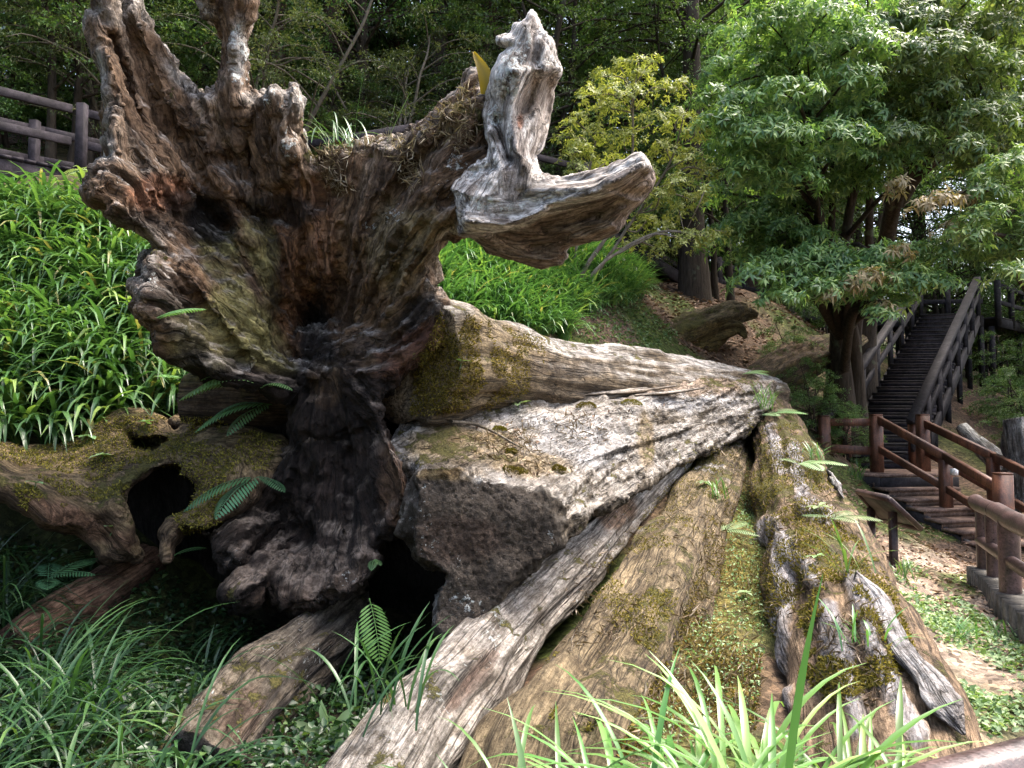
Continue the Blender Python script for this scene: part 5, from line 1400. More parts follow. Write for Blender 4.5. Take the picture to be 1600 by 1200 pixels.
# ---- moss cushions and twigs: single things
def cushion(px, py, r, label, group='moss cushions on the split log'):
    h = hit(px, py, WT)
    if h is None: return
    n = 900; d = sphere_dirs(n); d[:, 2] = np.abs(d[:, 2])
    sc = np.array([r, r, r * .55]) * (1 + .25 * fbm(d * 2.0 + px, 2, 7))[:, None]
    p = h[0] + d * sc
    V, F = leaves(p, unit(d + .4 * sphere_dirs(n)), sphere_dirs(n), U(.012, .022, n), U(.005, .008, n), .2, .1)
    tag(add('moss_cushion', V, F, M_MOSS, None, {'rnd': np.repeat(U(.0, .75, n), 4)}, smooth=False, loc=h[0]), label, 'moss', group)
for px, py, r, l in ((800, 740, .085, 'flat green moss cushion nearest the sawn end of the split log'), (798, 708, .05, 'small dark moss cushion by the dry straw on the split log'), (915, 637, .085, 'yellowish moss cushion under the trunk edge on the split log'), (985, 633, .10, 'brown-green moss cushion on the hump of the split log'), (870, 735, .06, 'dark moss cushion near the rounded edge of the split log'), (780, 673, .05, 'small moss cushion beside the fallen dry branch')):
    cushion(px, py, r, l)

def wood_branch(name, label, cat, pts, r, m_, kids=()):
    a = Acc(); V, F = tube(pts, r, 6, 24); a.add(V, F)
    for k in kids: V, F = tube(k, [r[0] * .6, .002], 5, 10); a.add(V, F)
    V, F, _ = a.get(); return tag(add(name, V, F, m_, None, loc=pts[0]), label, cat)
tw = [hit(x, y, WT) for x, y in ((703, 656), (735, 664), (770, 676), (800, 694), (815, 703))]
wood_branch('fallen_branch', 'thin bare dead branch lying across the split log', 'branch', np.array([h[0] + h[1] * .02 for h in tw]), [.014, .012, .011, .009, .006], M_GREYBARK)

# ---- ferns
M_FRONT_FERN = leaf_mat('bright_fern', [(0.0, (0.10, 0.24, 0.05)), (1.0, (0.22, 0.40, 0.09))], 0.3, 0.45, 0.4)
def frond(base, az, L, th0, curv, npair=15, wid=.33, seed=0):
    t = np.linspace(0.1, 1, npair)
    th = th0 + curv * t
    s = np.concatenate([[0], t]); ths = th0 + curv * s
    ds = np.diff(s) * L
    X = np.cumsum(np.sin(ths[1:]) * ds); Z = np.cumsum(np.cos(ths[1:]) * ds)
    d2 = np.array([cos(az), sin(az)]); side = np.array([-sin(az), cos(az), 0])
    C = base + np.c_[X * d2[0], X * d2[1], Z]
    tan = np.c_[np.sin(th) * d2[0], np.sin(th) * d2[1], np.cos(th)]
    nrm = np.cross(side, tan); nrm = np.where(nrm[:, 2:] < 0, -nrm, nrm)
    ln = L * wid * np.sin(np.pi * (0.14 + 0.84 * t)) ** .8
    V = []; F3 = []; n = 0
    pos = np.vstack([C, C]); dd = np.vstack([side + tan * .55 - nrm * .15, -side + tan * .55 - nrm * .15]); up = np.vstack([nrm, nrm])
    Lf = np.r_[ln, ln]; v1, f1 = leaves6(pos, dd, up, Lf, np.full(len(Lf), L * .036), .12, .05)
    rv, rf = tube(np.vstack([base, C]), [.0035, .002], 4, npair)
    return np.vstack([v1, rv]), [f1[0], np.vstack([f1[1], rf + len(v1)])]

def fern(px, py, label, fr, m_=M_FERN, tr=TREE_ALL, group=None, d=None, name='fern', rr=(.2, .8)):
    """fr: list of (azimuth degrees from +x, length, lean, curve)"""
    h = hit(px, py, tr) if d is None else (P(px, py, d), UPS)
    if h is None: return
    t = thing(name, label, 'fern', h[0], group)
    for k, (az, L, th, cu) in enumerate(fr):
        V, F = frond(h[0], radians(az), L, th, cu, int(11 + L * 12))
        add('frond', V, F, m_, t, {'rnd': np.full(len(V), U(*rr, 1)[0])}, smooth=False)
    return t
fern(408, 606, 'pale fern hanging over the moss-topped block under the root plate', [(-165, .62, 1.1, 1.2), (-140, .58, .9, 1.5), (178, .5, .8, 1.2), (-20, .3, 1.0, 1.2)], rr=(.7, 1))
fern(425, 632, 'blue-green fern drooping before the black gap below the root plate', [(-155, .66, 1.4, 1.0), (-130, .5, 1.6, 1.0), (-170, .55, 1.2, 1.2)], rr=(.5, .9))
fern(405, 745, 'dark green fern with broad fronds on the charred wood', [(-150, .6, 1.5, .9), (-120, .5, 1.7, .9), (-30, .3, 1.5, .8)], rr=(.2, .6))
fern(577, 935, 'single bright fern frond hanging in the black hollow', [(-60, .42, 2.3, .6)], M_FRONT_FERN, rr=(.5, .6), d=5.12)
fern(272, 868, 'small bright fern tip under the mossy arched root', [(25, .24, .9, .9), (-160, .12, 1.0, 1)], rr=(.6, 1))
fern(240, 500, 'small fern growing from the lower lobe of the root plate', [(35, .34, .9, .7), (10, .2, .9, .7)], rr=(.3, .8))
fern(585, 875, 'tiny pale fern at the lip of the charred hollow', [(-90, .13, 1.3, 1.3), (-50, .10, 1.2, 1.2)], rr=(.8, 1))
fern(1250, 725, 'feathery fern on the crest of the wide mossy log, above the dark splinter', [(-30, .5, 1.2, .7), (30, .4, 1.2, .7), (-80, .45, 1.2, .9), (120, .3, 1.0, .8)], M_COVER, rr=(.4, .9))
fern(1130, 830, 'bright fern in the gully between the logs', [(40, .4, 1.1, .6), (-30, .35, 1.2, .8), (160, .3, 1.1, .8), (90, .3, 1.0, .8)], M_COVER, rr=(.4, 1))
fern(1195, 650, 'light green fern at the far end of the wide mossy log', [(20, .6, 1.0, .8), (-30, .6, 1.1, .8), (80, .5, .8, .8), (140, .5, .9, .8), (-90, .5, 1.2, .7), (-140, .4, 1.0, .8)], M_COVER, rr=(.4, .9))
fern(1300, 810, 'low fern beside the splinters of the wide mossy log', [(-20, .4, 1.2, .7), (40, .35, 1.1, .7), (-70, .3, 1.2, .7), (150, .25, 1.2, .6)], M_COVER, rr=(.4, .9))
fern(1160, 585, 'small fern at the tip of the fallen trunk', [(20, .5, 1.1, .7), (-30, .4, 1.2, .8), (160, .4, 1.1, .8)], M_COVER, rr=(.3, .8))
fern(100, 275, 'yellow-green fern fronds by the grey boardwalk beam', [(10, .7, 1.0, .7), (60, .5, .8, .8), (-20, .6, 1.2, .7)], M_COVER, d=10.8, rr=(.7, 1))
fern(20, 560, 'pale fern at the edge of the grassy bank', [(0, .7, 1.1, .7), (-30, .6, 1.2, .9), (30, .6, 1.0, .7)], M_COVER, d=7.8, rr=(.3, .7))
fern(255, 600, 'fern among the strap grass beside the root plate', [(60, .6, .7, .9), (20, .5, .9, .9), (-60, .5, 1.0, .9), (100, .5, .7, .9)], M_FERN, d=7.6, rr=(.6, 1))
fern(75, 905, 'dark fern in the shade under the mossy arched root', [(60, .4, .9, .8), (0, .35, 1.0, .9), (120, .35, .9, .9), (-60, .3, 1.2, .8)], rr=(0, .4), d=5.6)

# ---- grass clumps that can be told apart
def clump(name, label, base, n, L, w, lean, curv, m_, az0=0, sp=2.0, cat='grass clump', group=None, rr=(.2, .9), ns=9, spread=.12):
    base = np.asarray(base, float)
    b = base + np.c_[rng.normal(0, spread, (n, 2)), np.zeros(n)]
    V, F, m = blades(b, az0 + rng.normal(0, sp, n), U(*L, n), U(*w, n), np.abs(rng.normal(lean, .15, n)), U(*curv, n), ns)
    return tag(add(name, V, F, m_, None, {'rnd': np.repeat(U(*rr, n), m)}, loc=base), label, cat, group)
gz = lambda x, y: np.array([x, y, float(ground(x, y)) - .02])
FG = 'grass clumps by the railing'
M_FRONT = leaf_mat('bright_blade', [(0.0, (0.045, 0.125, 0.03)), (0.5, (0.115, 0.23, 0.058)), (0.85, (0.22, 0.35, 0.11)), (1.0, (0.33, 0.40, 0.14))], 0.35, 0.3, 0.5)
clump('grass_clump', 'tall bright grass clump arching before the wide log, with one broad upright blade', gz(.95, 3.0), 130, (.70, 1.20), (.020, .036), .38, (.9, 2.1), M_FRONT, .0, 2.0, group=FG, rr=(.3, .95))
clump('grass_clump', 'broad blade grass clump arching across the foot of the wide log', gz(1.35, 2.95), 130, (.60, 1.10), (.018, .034), .45, (1.0, 2.2), M_FRONT, .1, 1.6, group=FG, rr=(.3, .95))
clump('grass_clump', 'drooping grass clump in front of the sunk brown log', gz(.62, 3.0), 90, (.6, 1.05), (.018, .034), .42, (1.0, 2.2), M_FRONT, 2.6, 1.6, group=FG, rr=(.2, .9))
clump('grass_clump', 'low grass clump between the round railing log and the grey splinter', gz(1.55, 2.85), 70, (.5, .9), (.018, .032), .5, (.9, 2.0), M_FRONT, .3, 2, group=FG, rr=(.3, .95))
clump('grass_clump', 'loose grass clump at the base of the long grey furrowed log', gz(.1, 3.1), 26, (.5, .95), (.016, .028), .4, (.6, 1.5), M_BLADE, .5, 1.3, group=FG, rr=(.3, .85))
V, F, m = blades(np.array([gz(.86, 2.62)]), np.array([.25]), np.array([1.3]), np.array([.045]), np.array([.06]), np.array([.22]), 10)
tag(add('tall_grass', V, F, M_BLADE, None, {'rnd': np.full(len(V), .55)}, loc=V[0]), 'single broad dark-tipped blade standing taller than its clump', 'grass blade')
for (px, py, n, L, l, gr) in ((1325, 895, 16, (.25, .5), 'upright yellow-green grass tuft on the wide mossy log beside the sign', .8), (1362, 1010, 14, (.15, .3), 'small spiky grass tuft against the curved grey splinter', .5), (1410, 905, 26, (.18, .32), 'fine grass tuft at the foot of the sign posts', .6),
                              (1190, 640, 40, (.3, .55), 'pale grass tuft spilling over the far end of the wide mossy log', .6), (1120, 780, 16, (.2, .35), 'thin grass tuft in the gully', .6), (1340, 750, 30, (.3, .5), 'grass tuft below the landing', .5), (1430, 812, 24, (.2, .4), 'grass tuft beside the lower steps', .5),
                              (1270, 720, 20, (.2, .35), 'small grass tuft behind the wide mossy log', .5), (1500, 1000, 18, (.15, .3), 'grass tuft on the bare slope near the kerb', .5), (1560, 1000, 16, (.15, .25), 'small grass tuft against the concrete kerb', .5)):
    h = hit(px, py)
    clump('grass_tuft', l, h[0], n, L, (.010, .018), .35, (.4, 1.2), M_BLADE, 0, 2.5, cat='grass tuft', rr=(gr - .2, min(gr + .3, .92)), spread=.07)
h = hit(535, 232); clump('grass_tuft', 'grass tuft with drooping blades growing on top of the root plate', h[0], 34, (.18, .5), (.010, .018), .45, (.5, 1.4), M_BLADE, 2.6, 1.0, cat='grass tuft', rr=(.3, .8))
h = hit(552, 230); V, F, m = blades(np.array([h[0], h[0] + [.04, 0, 0]]), np.array([.3, .2]), np.array([.72, .46]), np.array([.034, .02]), np.array([.08, .1]), np.array([.1, .1]), 8)
tag(add('tall_grass', V, F, M_BLADE, None, {'rnd': np.full(len(V), .7)}, loc=h[0]), 'pair of tall straight blades rising from the tuft on the root plate', 'grass blade')
h = hit(605, 222); V, F, m = blades(np.array([h[0], h[0], h[0] + [.02, 0, 0]]), np.array([.1, .0, 0.2]), np.array([.44, .50, .30]), np.array([.022, .02, .014]), np.array([.15, .38, 1.1]), np.array([.1, .1, .5]), 8)
tag(add('tall_grass', V, F, M_BLADE, None, {'rnd': np.full(len(V), .7)}, loc=h[0]), 'splayed pair of blades on the red-brown top of the root plate', 'grass blade')
# leathery leaf on the rim
b = P(757, 146, 5.75); t = np.linspace(0, 1, 9)[:, None]
cn = catmull([b, P(760, 130, 5.73), P(755, 108, 5.72), P(740, 80, 5.72)], 9); sd = np.array([1, .15, .25]); wd = (.052 * np.sin(np.pi * (.12 + .86 * t)) ** .7)
V = np.vstack([cn + sd * wd, cn + [0, .02, 0], cn - sd * wd]); k = np.arange(8)
F = np.vstack([np.stack([k, k + 9, k + 10, k + 1], -1), np.stack([k + 9, k + 18, k + 19, k + 10], -1)])
M_OCHRE = leaf_mat('ochre_leaf', [(0, (.10, .085, .015)), (.5, (.22, .155, .02)), (1, (.34, .23, .03))], .3)
tag(add('strap_fern', V, F, M_OCHRE, None, {'rnd': np.concatenate([np.linspace(.3, .9, 9), np.linspace(0, .5, 9), np.linspace(.6, 1, 9)])}, loc=b), 'single ochre strap fern leaf beside the bleached antler root', 'fern')  # tones graded along the leaf to stand in for shading
# palmate seedling in the hollow
b = P(512, 1148, 4.3); sd_t = thing('palmate_plant', 'palm-shaped seven-leaflet seedling in front of the black hollow', 'plant', b - [0, 0, .28])
V, F = tube(np.array([b - [0, 0, .28], b - [.02, 0, .1], b]), [.005, .004], 5, 6); add('stem', V, F, M_COVER, sd_t, {'rnd': np.full(len(V), .3)})
for a in (100, 50, 10, -25, -60, -100, 155, 200, 235):
    d = np.array([[cos(radians(a)), -.25, sin(radians(a))]]); V, F = leaves6(np.array([b]), d, np.array([[0, -1, .3]]), [U(.17, .25, 1)[0]], [.042], .2, .12)
    add('leaflet', V, F, M_COVER, sd_t, {'rnd': np.full(len(V), .8)}, smooth=False)
for px, py, L, l in ((610, 1110, (.35, .6), 'dark grass clump inside the hollow beside the grey furrowed log'), (300, 1060, (.3, .55), 'bright narrow grass clump at the mouth of the dark hollow'), (20, 960, (.6, 1.0), 'long pale grass clump under the mossy arched root'), (120, 1140, (.6, 1.1), 'arching pale grass clump in the shaded grass')):
    h = hit(px, py); clump('grass_clump', l, h[0], 26, L, (.014, .024), .35, (.6, 1.6), M_SHADEBLADE, .4, 1.5, rr=(.5, .95))
# broad-leaved seedlings on wood
def seedling(px, py, n, L, label, group=None, m_=M_COVER):
    h = hit(px, py)
    if h is None: return
    p = h[0] + UPS * .05
    t = thing('seedling', label, 'plant', h[0], group)
    V, F = tube(np.array([h[0] - .01, h[0] + [.005, 0, .03], p]), .003, 4, 4); add('stem', V, F, m_, t, {'rnd': np.full(len(V), .3)})
    az = np.linspace(0, 2 * pi, n, endpoint=False) + U(0, 1, 1)
    d = np.stack([np.cos(az), np.sin(az), U(-.1, .5, n)], -1)
    V, F = leaves6(np.repeat(p[None], n, 0), d, np.tile(UPS, (n, 1)), U(L * .8, L * 1.2, n), np.full(n, L * .45), .25, .1)
    add('leaf', V, F, m_, t, {'rnd': np.full(len(V), U(.3, .9, 1)[0])}, smooth=False)
for a in ((228, 668, 6, .09, 'star-shaped seedling above the hole in the mossy root'), (138, 690, 6, .13, 'broad-leaved seedling on the crest of the mossy root'), (55, 765, 5, .08, 'pale little seedling on the flank of the mossy root'), (175, 835, 3, .12, 'heart-leaved seedling hanging under the mossy root'),
          (810, 640, 5, .12, 'bright seedling in the crack below the trunk'), (720, 575, 3, .09, 'tiny leaf sprout among lichens on the trunk base'), (1165, 935, 6, .08, 'small round-leaved seedling in the gully nearest the grass'), (1190, 965, 4, .07, 'seedling at the flank of the wide mossy log'), (1100, 760, 6, .1, 'white-green seedling beside the far end of the sunk log'), (1275, 880, 5, .07, 'seedling between two grey splinters'), (1280, 800, 6, .12, 'leafy seedling among dark splinters'), (160, 720, 8, .11, 'tangled seedling in the dip of the mossy root')):
    seedling(*a)

# ------------------------------------------------------------------ trees
def whorl_crown(clumps, per, nleaf, L, W, seed=0, droop=.45, flat=1.0):
    """clumps: rows x, y, z, radius, height; leaves stand in whorls over each dome"""
    V = []; Fa = []; Fb = []; R = []; n = 0
    for cx, cy, cz, r, hgt in clumps:
        m = max(4, int(per * r * r / .5))
        az = U(-pi, pi, m); q = np.sqrt(rng.random(m)) * r
        z = hgt * (1 - (q / r) ** 2) - .35 * hgt * rng.random(m) ** 2 * 2 - .25 * r * (q / r) ** 3
        wob = 1 + .25 * np.sin(az * 3 + cx * 5)
        c = np.c_[cx + np.cos(az) * q * wob, cy + np.sin(az) * q * wob, cz + z]
        ax = unit(np.c_[np.cos(az) * q / r * .9, np.sin(az) * q / r * .9, np.full(m, .8)] + rng.normal(0, .22, (m, 3)))
        e1 = unit(np.cross(ax, sphere_dirs(m))); e2 = np.cross(ax, e1)
        a = (np.arange(nleaf) / nleaf * 2 * pi)[None] + U(0, 6, m)[:, None] + rng.normal(0, .25, (m, nleaf))
        tilt = rng.normal(.25, .35, (m, nleaf))
        d = (np.cos(a)[..., None] * e1[:, None] + np.sin(a)[..., None] * e2[:, None]) * np.cos(tilt)[..., None] + ax[:, None] * np.sin(tilt)[..., None]
        d[..., 2] -= .25
        N = m * nleaf
        p = np.repeat(c, nleaf, 0) + rng.normal(0, L * .12, (N, 3))
        v, f = leaves5(p, d.reshape(-1, 3), np.repeat(ax, nleaf, 0), U(L * .7, L * 1.2, N), U(W * .75, W * 1.2, N), droop, .12)
        V.append(v); Fa.append(f + n); n += len(v)
        R.append(np.repeat(np.clip(rng.normal(.52, .22, N) + np.repeat(rng.normal(0, .10, m), nleaf), 0, 1), 5))
    return np.vstack(V), np.vstack(Fa), np.concatenate(R)

def limbs(stems, targets, r_tip=.012, nr=6):
    """stems: list of (points, radii); one limb from the nearest stem point to each target"""
    a = Acc(); pts = []
    for p, r in stems:
        p = np.array(p); p[1:-1] += rng.normal(0, .05, (len(p) - 2, 3)); r = list(r); r[0] *= 1.7
        V, F = tube(p, r, 9, 30); V = V + .018 * fbm(V * [5, 5, 1.5], 3, 77)[:, None] * unit(np.c_[V[:, :2] - p[:, :2].mean(0), 0 * V[:, 2]]); a.add(V, F); cp = catmull(p, 14); pts.append(np.c_[cp, np.linspace(r[0], r[-1], 14)])
    pts = np.vstack(pts)
    for t in targets:
        t = np.asarray(t, float)
        dd = np.linalg.norm((pts[:, :3] - t) * [1, 1, 1.6], axis=1) + np.where(pts[:, 2] > t[2] - .1, 3, 0)
        k = np.argmin(dd); s = pts[k]
        mid = s[:3] * .5 + t * .5 + [0, 0, .12 * np.linalg.norm(t - s[:3])] + rng.normal(0, .10, 3)
        q1 = s[:3] * .8 + mid * .2 + [0, 0, -.03]
        V, F = tube(np.array([s[:3], q1, mid, t]), [s[3] * .55, s[3] * .42, s[3] * .28 + r_tip * .5, r_tip], 5, 14); a.add(V, F)
    V, F, _ = a.get(); return V, F

def custom_tree(name, label, cat, base, stems, clumps, per, nleaf, L, W, mleaf, mbark, droop=.45, dry=None, group=None, extra=None):
    t = thing(name, label, cat, base, group)
    V, F = limbs(stems, [c[:3] for c in clumps] + ([c[:3] for c in dry] if dry else []))
    add('trunk', V, F, mbark, t)
    V, F, R = whorl_crown(clumps, per, nleaf, L, W, droop=droop)
    add('crown', V, F, mleaf, t, {'rnd': R}, smooth=False)
    if dry:
        V, F, R = whorl_crown(dry, per * .8, nleaf, L * .95, W * .9, droop=.7)
        o = add('withered_foliage', V, F, M_DRYLEAF, t, {'rnd': R}, smooth=False); o['label'] = 'pale withered leaf clusters hanging from the lower branches'
    return t

def CL(rows, d0, sp, rscale=1.0, flat=.42):
    out = []
    for r in rows:
        px, py = r[0], r[1]; rp_ = r[2] if len(r) > 2 else 48
        d = d0 + rng.uniform(-sp, sp) if len(r) < 4 else r[3]
        q = P(px, py, d); R = rp_ * d / FPX * rscale
        out.append([*q, R, R * flat])
    return out
big1 = [(1202, 37), (1292, 22), (1330, 55), (1244, 75), (1337, 71), (1262, 97), (1292, 124), (1195, 120), (1225, 146), (1322, 124), (1375, 139), (1225, 176), (1270, 176), (1337, 180), (1127, 187, 36), (1169, 210), (1212, 205), (1262, 210), (1307, 210), (1356, 217), (1187, 247), (1225, 245), (1165, 264, 36), (1300, 247), (1375, 247), (1150, 160, 36), (1180, 90, 36), (1130, 230, 32), (1250, 275, 36), (1330, 275, 36), (1240, 20), (1180, -10), (1290, -30), (1350, -20)]
big2 = [(1431, 37), (1470, 45), (1506, 40), (1555, 56), (1585, 22), (1397, 79), (1450, 75), (1506, 86), (1544, 109), (1590, 120), (1450, 146), (1499, 150), (1562, 172), (1394, 180), (1530, 180), (1600, 190), (1412, 110), (1470, 110), (1410, 210, 40), (1470, 190), (1395, 30), (1450, -10), (1530, -15), (1600, -10), (1640, 60), (1650, 150), (1430, 235, 36), (1510, 225, 36)]
big3 = [(1562, 262), (1600, 250), (1585, 319), (1540, 300), (1610, 340), (1517, 360, 40), (1555, 378), (1590, 390), (1540, 335, 36), (1500, 385, 34), (1640, 280), (1650, 360), (1580, 425, 36), (1455, 385, 30)]
mid1 = [(rng.uniform(1115, 1270), rng.uniform(250, 400), 40) for _ in range(16)] + [(1100, 200, 34), (1110, 150, 34), (1130, 110, 40), (1120, 300, 34)]
low = [(1180, 430, 34), (1210, 410, 36), (1270, 400, 36), (1430, 430, 30), (1320, 400, 36), (1290, 450, 30), (1410, 470, 22), (1300, 420, 40), (1345, 430, 42), (1255, 445, 36), (1390, 440, 40), (1220, 462, 28), (1400, 400, 40), (1440, 400, 36), (1370, 400, 36), (1465, 440, 26), (1330, 455, 30), (1370, 488, 24)]
fill1 = [(rng.uniform(1130, 1400), rng.uniform(20, 290), 50) for _ in range(34)]
fill2 = [(rng.uniform(1380, 1640), rng.uniform(0, 240), 55) for _ in range(34)]
dry1 = [(1405, 289, 26), (1356, 431, 30), (1405, 390, 24), (1385, 425, 26), (1330, 445, 22), (1300, 455, 20), (1375, 470, 16)]
dry3 = [(1469, 311, 34), (1506, 308, 26), (1484, 356, 26), (1440, 320, 22)]
bR = P(1322, 620, 16.3); bR[2] = ground(bR[0], bR[1]) - .1
st = lambda *a: np.array([P(*q) for q in a])
stemsR1 = [(np.vstack([bR, st((1316, 540, 16.2), (1290, 440, 16), (1282, 330, 15.4), (1270, 220, 14.6), (1240, 110, 14.4))]), [.17, .14, .12, .10, .07, .04]),
           (np.vstack([bR + [.32, .2, 0], st((1332, 540, 16.3), (1318, 440, 16), (1330, 330, 15.3), (1345, 230, 15), (1350, 100, 14.8))]), [.15, .12, .11, .09, .06, .04]),
           (np.vstack([bR + [-.3, .4, 0], st((1306, 540, 16.4), (1300, 420, 16.2), (1296, 300, 15.8), (1300, 150, 15.6))]), [.13, .11, .09, .07, .04]),
           (np.vstack([bR + [.45, .3, 0], st((1340, 540, 16.8), (1352, 420, 16.4), (1356, 280, 15.8), (1380, 170, 15.5))]), [.13, .11, .09, .07, .04])]
custom_tree('broadleaf_tree', 'many-stemmed broadleaf tree with drooping glossy leaves beside the foot of the staircase', 'tree', bR, stemsR1, CL(big1, 13.8, 1.0, 1.15) + CL(fill1[:22], 15.8, 1.0) + CL(mid1, 15.6, .8, 1.1) + CL(low, 13.2, .5, 1.25), 105, 9, .16, .042, M_BIGLEAF, M_BARK, dry=CL(dry1, 12.9, .4))
bR2 = P(1345, 600, 19.5); bR2[2] = ground(bR2[0], bR2[1]) - .1
stemsR2 = [(np.vstack([bR2, st((1352, 500, 19.3), (1385, 380, 18.2), (1410, 260, 16.8), (1450, 150, 15.6), (1480, 40, 15))]), [.26, .22, .19, .16, .12, .06]),
           (np.vstack([st((1400, 310, 17.4), (1440, 270, 15.8), (1500, 230, 15.2), (1570, 190, 14.8))]), [.16, .12, .08, .04])]
custom_tree('broadleaf_tree', 'tall broadleaf tree with sunlit drooping leaves rising behind the staircase rail', 'tree', bR2, stemsR2, CL(big2, 14.2, 1.2, 1.15) + CL(fill2[:24], 16.4, 1.0), 105, 9, .16, .042, M_BIGLEAF, M_BARK)
bR3 = P(1660, 640, 14.5); bR3[2] = ground(bR3[0], bR3[1]) - .1
stemsR3 = [(np.vstack([bR3, st((1655, 500, 14.5), (1640, 360, 14.2), (1610, 280, 13.8))]), [.2, .16, .12, .05])]
custom_tree('broadleaf_tree', 'low broadleaf branches with cream withered leaves above the stair platform', 'tree', bR3, stemsR3, CL(big3, 12.8, .7), 105, 9, .16, .042, M_BIGLEAF, M_BARK, dry=CL(dry3, 12.4, .4))

# yellow-green shrub
ysh = [(970, 105, 22), (998, 98, 20), (1022, 95, 16), (940, 120, 22), (918, 150, 24), (1040, 140, 26), (1066, 130, 18), (990, 150, 30), (955, 170, 28), (900, 190, 24), (930, 210, 28), (1020, 190, 30), (1060, 185, 28), (1085, 205, 22), (975, 220, 30), (905, 235, 28), (1040, 235, 30), (1080, 245, 26), (1105, 268, 22), (945, 255, 28), (1000, 265, 30), (1060, 285, 26), (1100, 300, 18), (900, 265, 22),
       (1010, 345, 24), (1040, 360, 30), (1080, 375, 28), (1110, 370, 22), (1135, 362, 14), (1060, 330, 22), (990, 380, 24), (1030, 390, 22), (1080, 312, 20), (960, 300, 24), (885, 215, 20), (1000, 120, 26), (960, 140, 26), (1030, 310, 26), (980, 330, 20)]
bY = P(905, 475, 13.2); bY[2] = ground(bY[0], bY[1]) - .05
stemsY = [(np.vstack([bY, st((915, 430, 13.2), (960, 340, 13.2), (985, 240, 13.1), (990, 140, 13))]), [.045, .04, .032, .024, .01]), (np.vstack([bY + [.05, .1, 0], st((900, 420, 13.4), (905, 340, 13.5), (930, 220, 13.3))]), [.04, .032, .026, .012]),
          (np.vstack([bY + [.08, 0, 0], st((935, 420, 13), (1000, 370, 12.9), (1060, 360, 12.9), (1110, 370, 13))]), [.035, .03, .022, .014, .008]), (np.vstack([bY + [.08, 0.1, 0], st((930, 430, 13.4), (985, 350, 13.5), (1040, 260, 13.5), (1070, 180, 13.4))]), [.04, .034, .028, .02, .01])]
custom_tree('yellow_shrub', 'tall yellow-green shrub with thin grey stems behind the bleached antler root', 'shrub', bY, stemsY, CL(ysh, 13.2, .6, 1.02, .6), 260, 8, .085, .026, M_YELLOW, M_GREYBARK, droop=.2)
bY2 = P(1075, 470, 16.5); 

# forest trees: six kinds, copied
def branchy(h, free, rc, nb, ntw, nlf, L, W, seed, droop=.5, rise=.3, tr=.22, needle=True, stems=1, shape=.6, twl=.55):
    """trunk arrays and crown arrays at the origin"""
    global rng
    keep = rng; rng = np.random.default_rng(seed)
    a = Acc(); lp_ = []; ld = []; lu = []; 
    for s in range(stems):
        lean = rng.normal(0, .04 if stems == 1 else .22, 2); o = rng.normal(0, .15, 2) * (stems > 1)
        hs = h * (1 if s == 0 else rng.uniform(.6, .95))
        zz = np.linspace(0, 1, 9)
        path = np.c_[o[0] + lean[0] * zz * hs + .12 * np.sin(zz * 5 + s) * (stems > 1) + rng.normal(0, .03, 9), o[1] + lean[1] * zz * hs + rng.normal(0, .03, 9), zz * hs]
        path[0, 2] = -.5
        rr = tr * (1 - zz) ** .8 * (1 if stems == 1 else .6) + .012; rr[0] *= 1.5
        V, F = tube(path, rr, 9, 28); a.add(V, F)
        n = nb // stems
        u = free + (1 - free) * np.linspace(0, 1, n) ** .9
        for k in range(n):
            c = np.array([np.interp(u[k], zz, path[:, i]) for i in range(3)])
            az = rng.uniform(-pi, pi); prof = (1 - (u[k] - free) / (1 - free)) ** shape * .9 + .12
            if shape < .3: prof = np.sin(np.pi * min(1, .15 + .8 * (u[k] - free) / (1 - free))) ** .6
            Lb = rc * prof * rng.uniform(.65, 1.15)
            d2 = np.array([cos(az), sin(az), 0])
            bp = np.array([c, c + d2 * Lb * .4 + [0, 0, rise * Lb * .35], c + d2 * Lb * .8 + [0, 0, rise * Lb * .4 - droop * Lb * .12], c + d2 * Lb + [0, 0, rise * Lb * .3 - droop * Lb * .3]])
            V, F = tube(bp, [.05 * tr / .22 * (1.1 - u[k]) + .012, .006], 4, 9); a.add(V, F)
            q = catmull(bp, 24)
            tk = rng.integers(5, 24, ntw); tl = rng.uniform(.5, 1.1, ntw) * Lb * twl * (1.15 - tk / 30)
            sd = np.where(rng.random(ntw) < .5, 1, -1)
            side = np.array([-d2[1], d2[0], 0])
            td = unit(d2[None] * rng.uniform(.3, 1, (ntw, 1)) + side[None] * sd[:, None] * rng.uniform(.5, 1.2, (ntw, 1)) + np.c_[np.zeros((ntw, 2)), rng.normal(-.15 * droop, .25, ntw)])
            t = rng.random((ntw, nlf))
            pos = q[tk][:, None] + td[:, None] * (t * tl[:, None])[..., None] + np.array([0, 0, -1.0]) * (droop * .35 * t ** 2 * tl[:, None])[..., None] + rng.normal(0, .035, (ntw, nlf, 3))
            dirs = td[:, None] * .6 + rng.normal(0, .55, (ntw, nlf, 3)) + np.array([0, 0, -.25 * droop])
            lp_.append(pos.reshape(-1, 3)); ld.append(dirs.reshape(-1, 3))
    p = np.vstack(lp_); d = np.vstack(ld); N = len(p)
    V, F = leaves(p, d, unit(UPS + rng.normal(0, .35, (N, 3))), rng.uniform(L * .7, L * 1.3, N), rng.uniform(W * .7, W * 1.3, N), .2, .15)
    r = np.clip(rng.normal(.5, .2, N) + .25 * fbm(p * .9, 2, seed), 0, 1)
    tv_, tf, _ = a.get(); rng = keep
    return tv_, tf, V, F, np.repeat(r, 4)

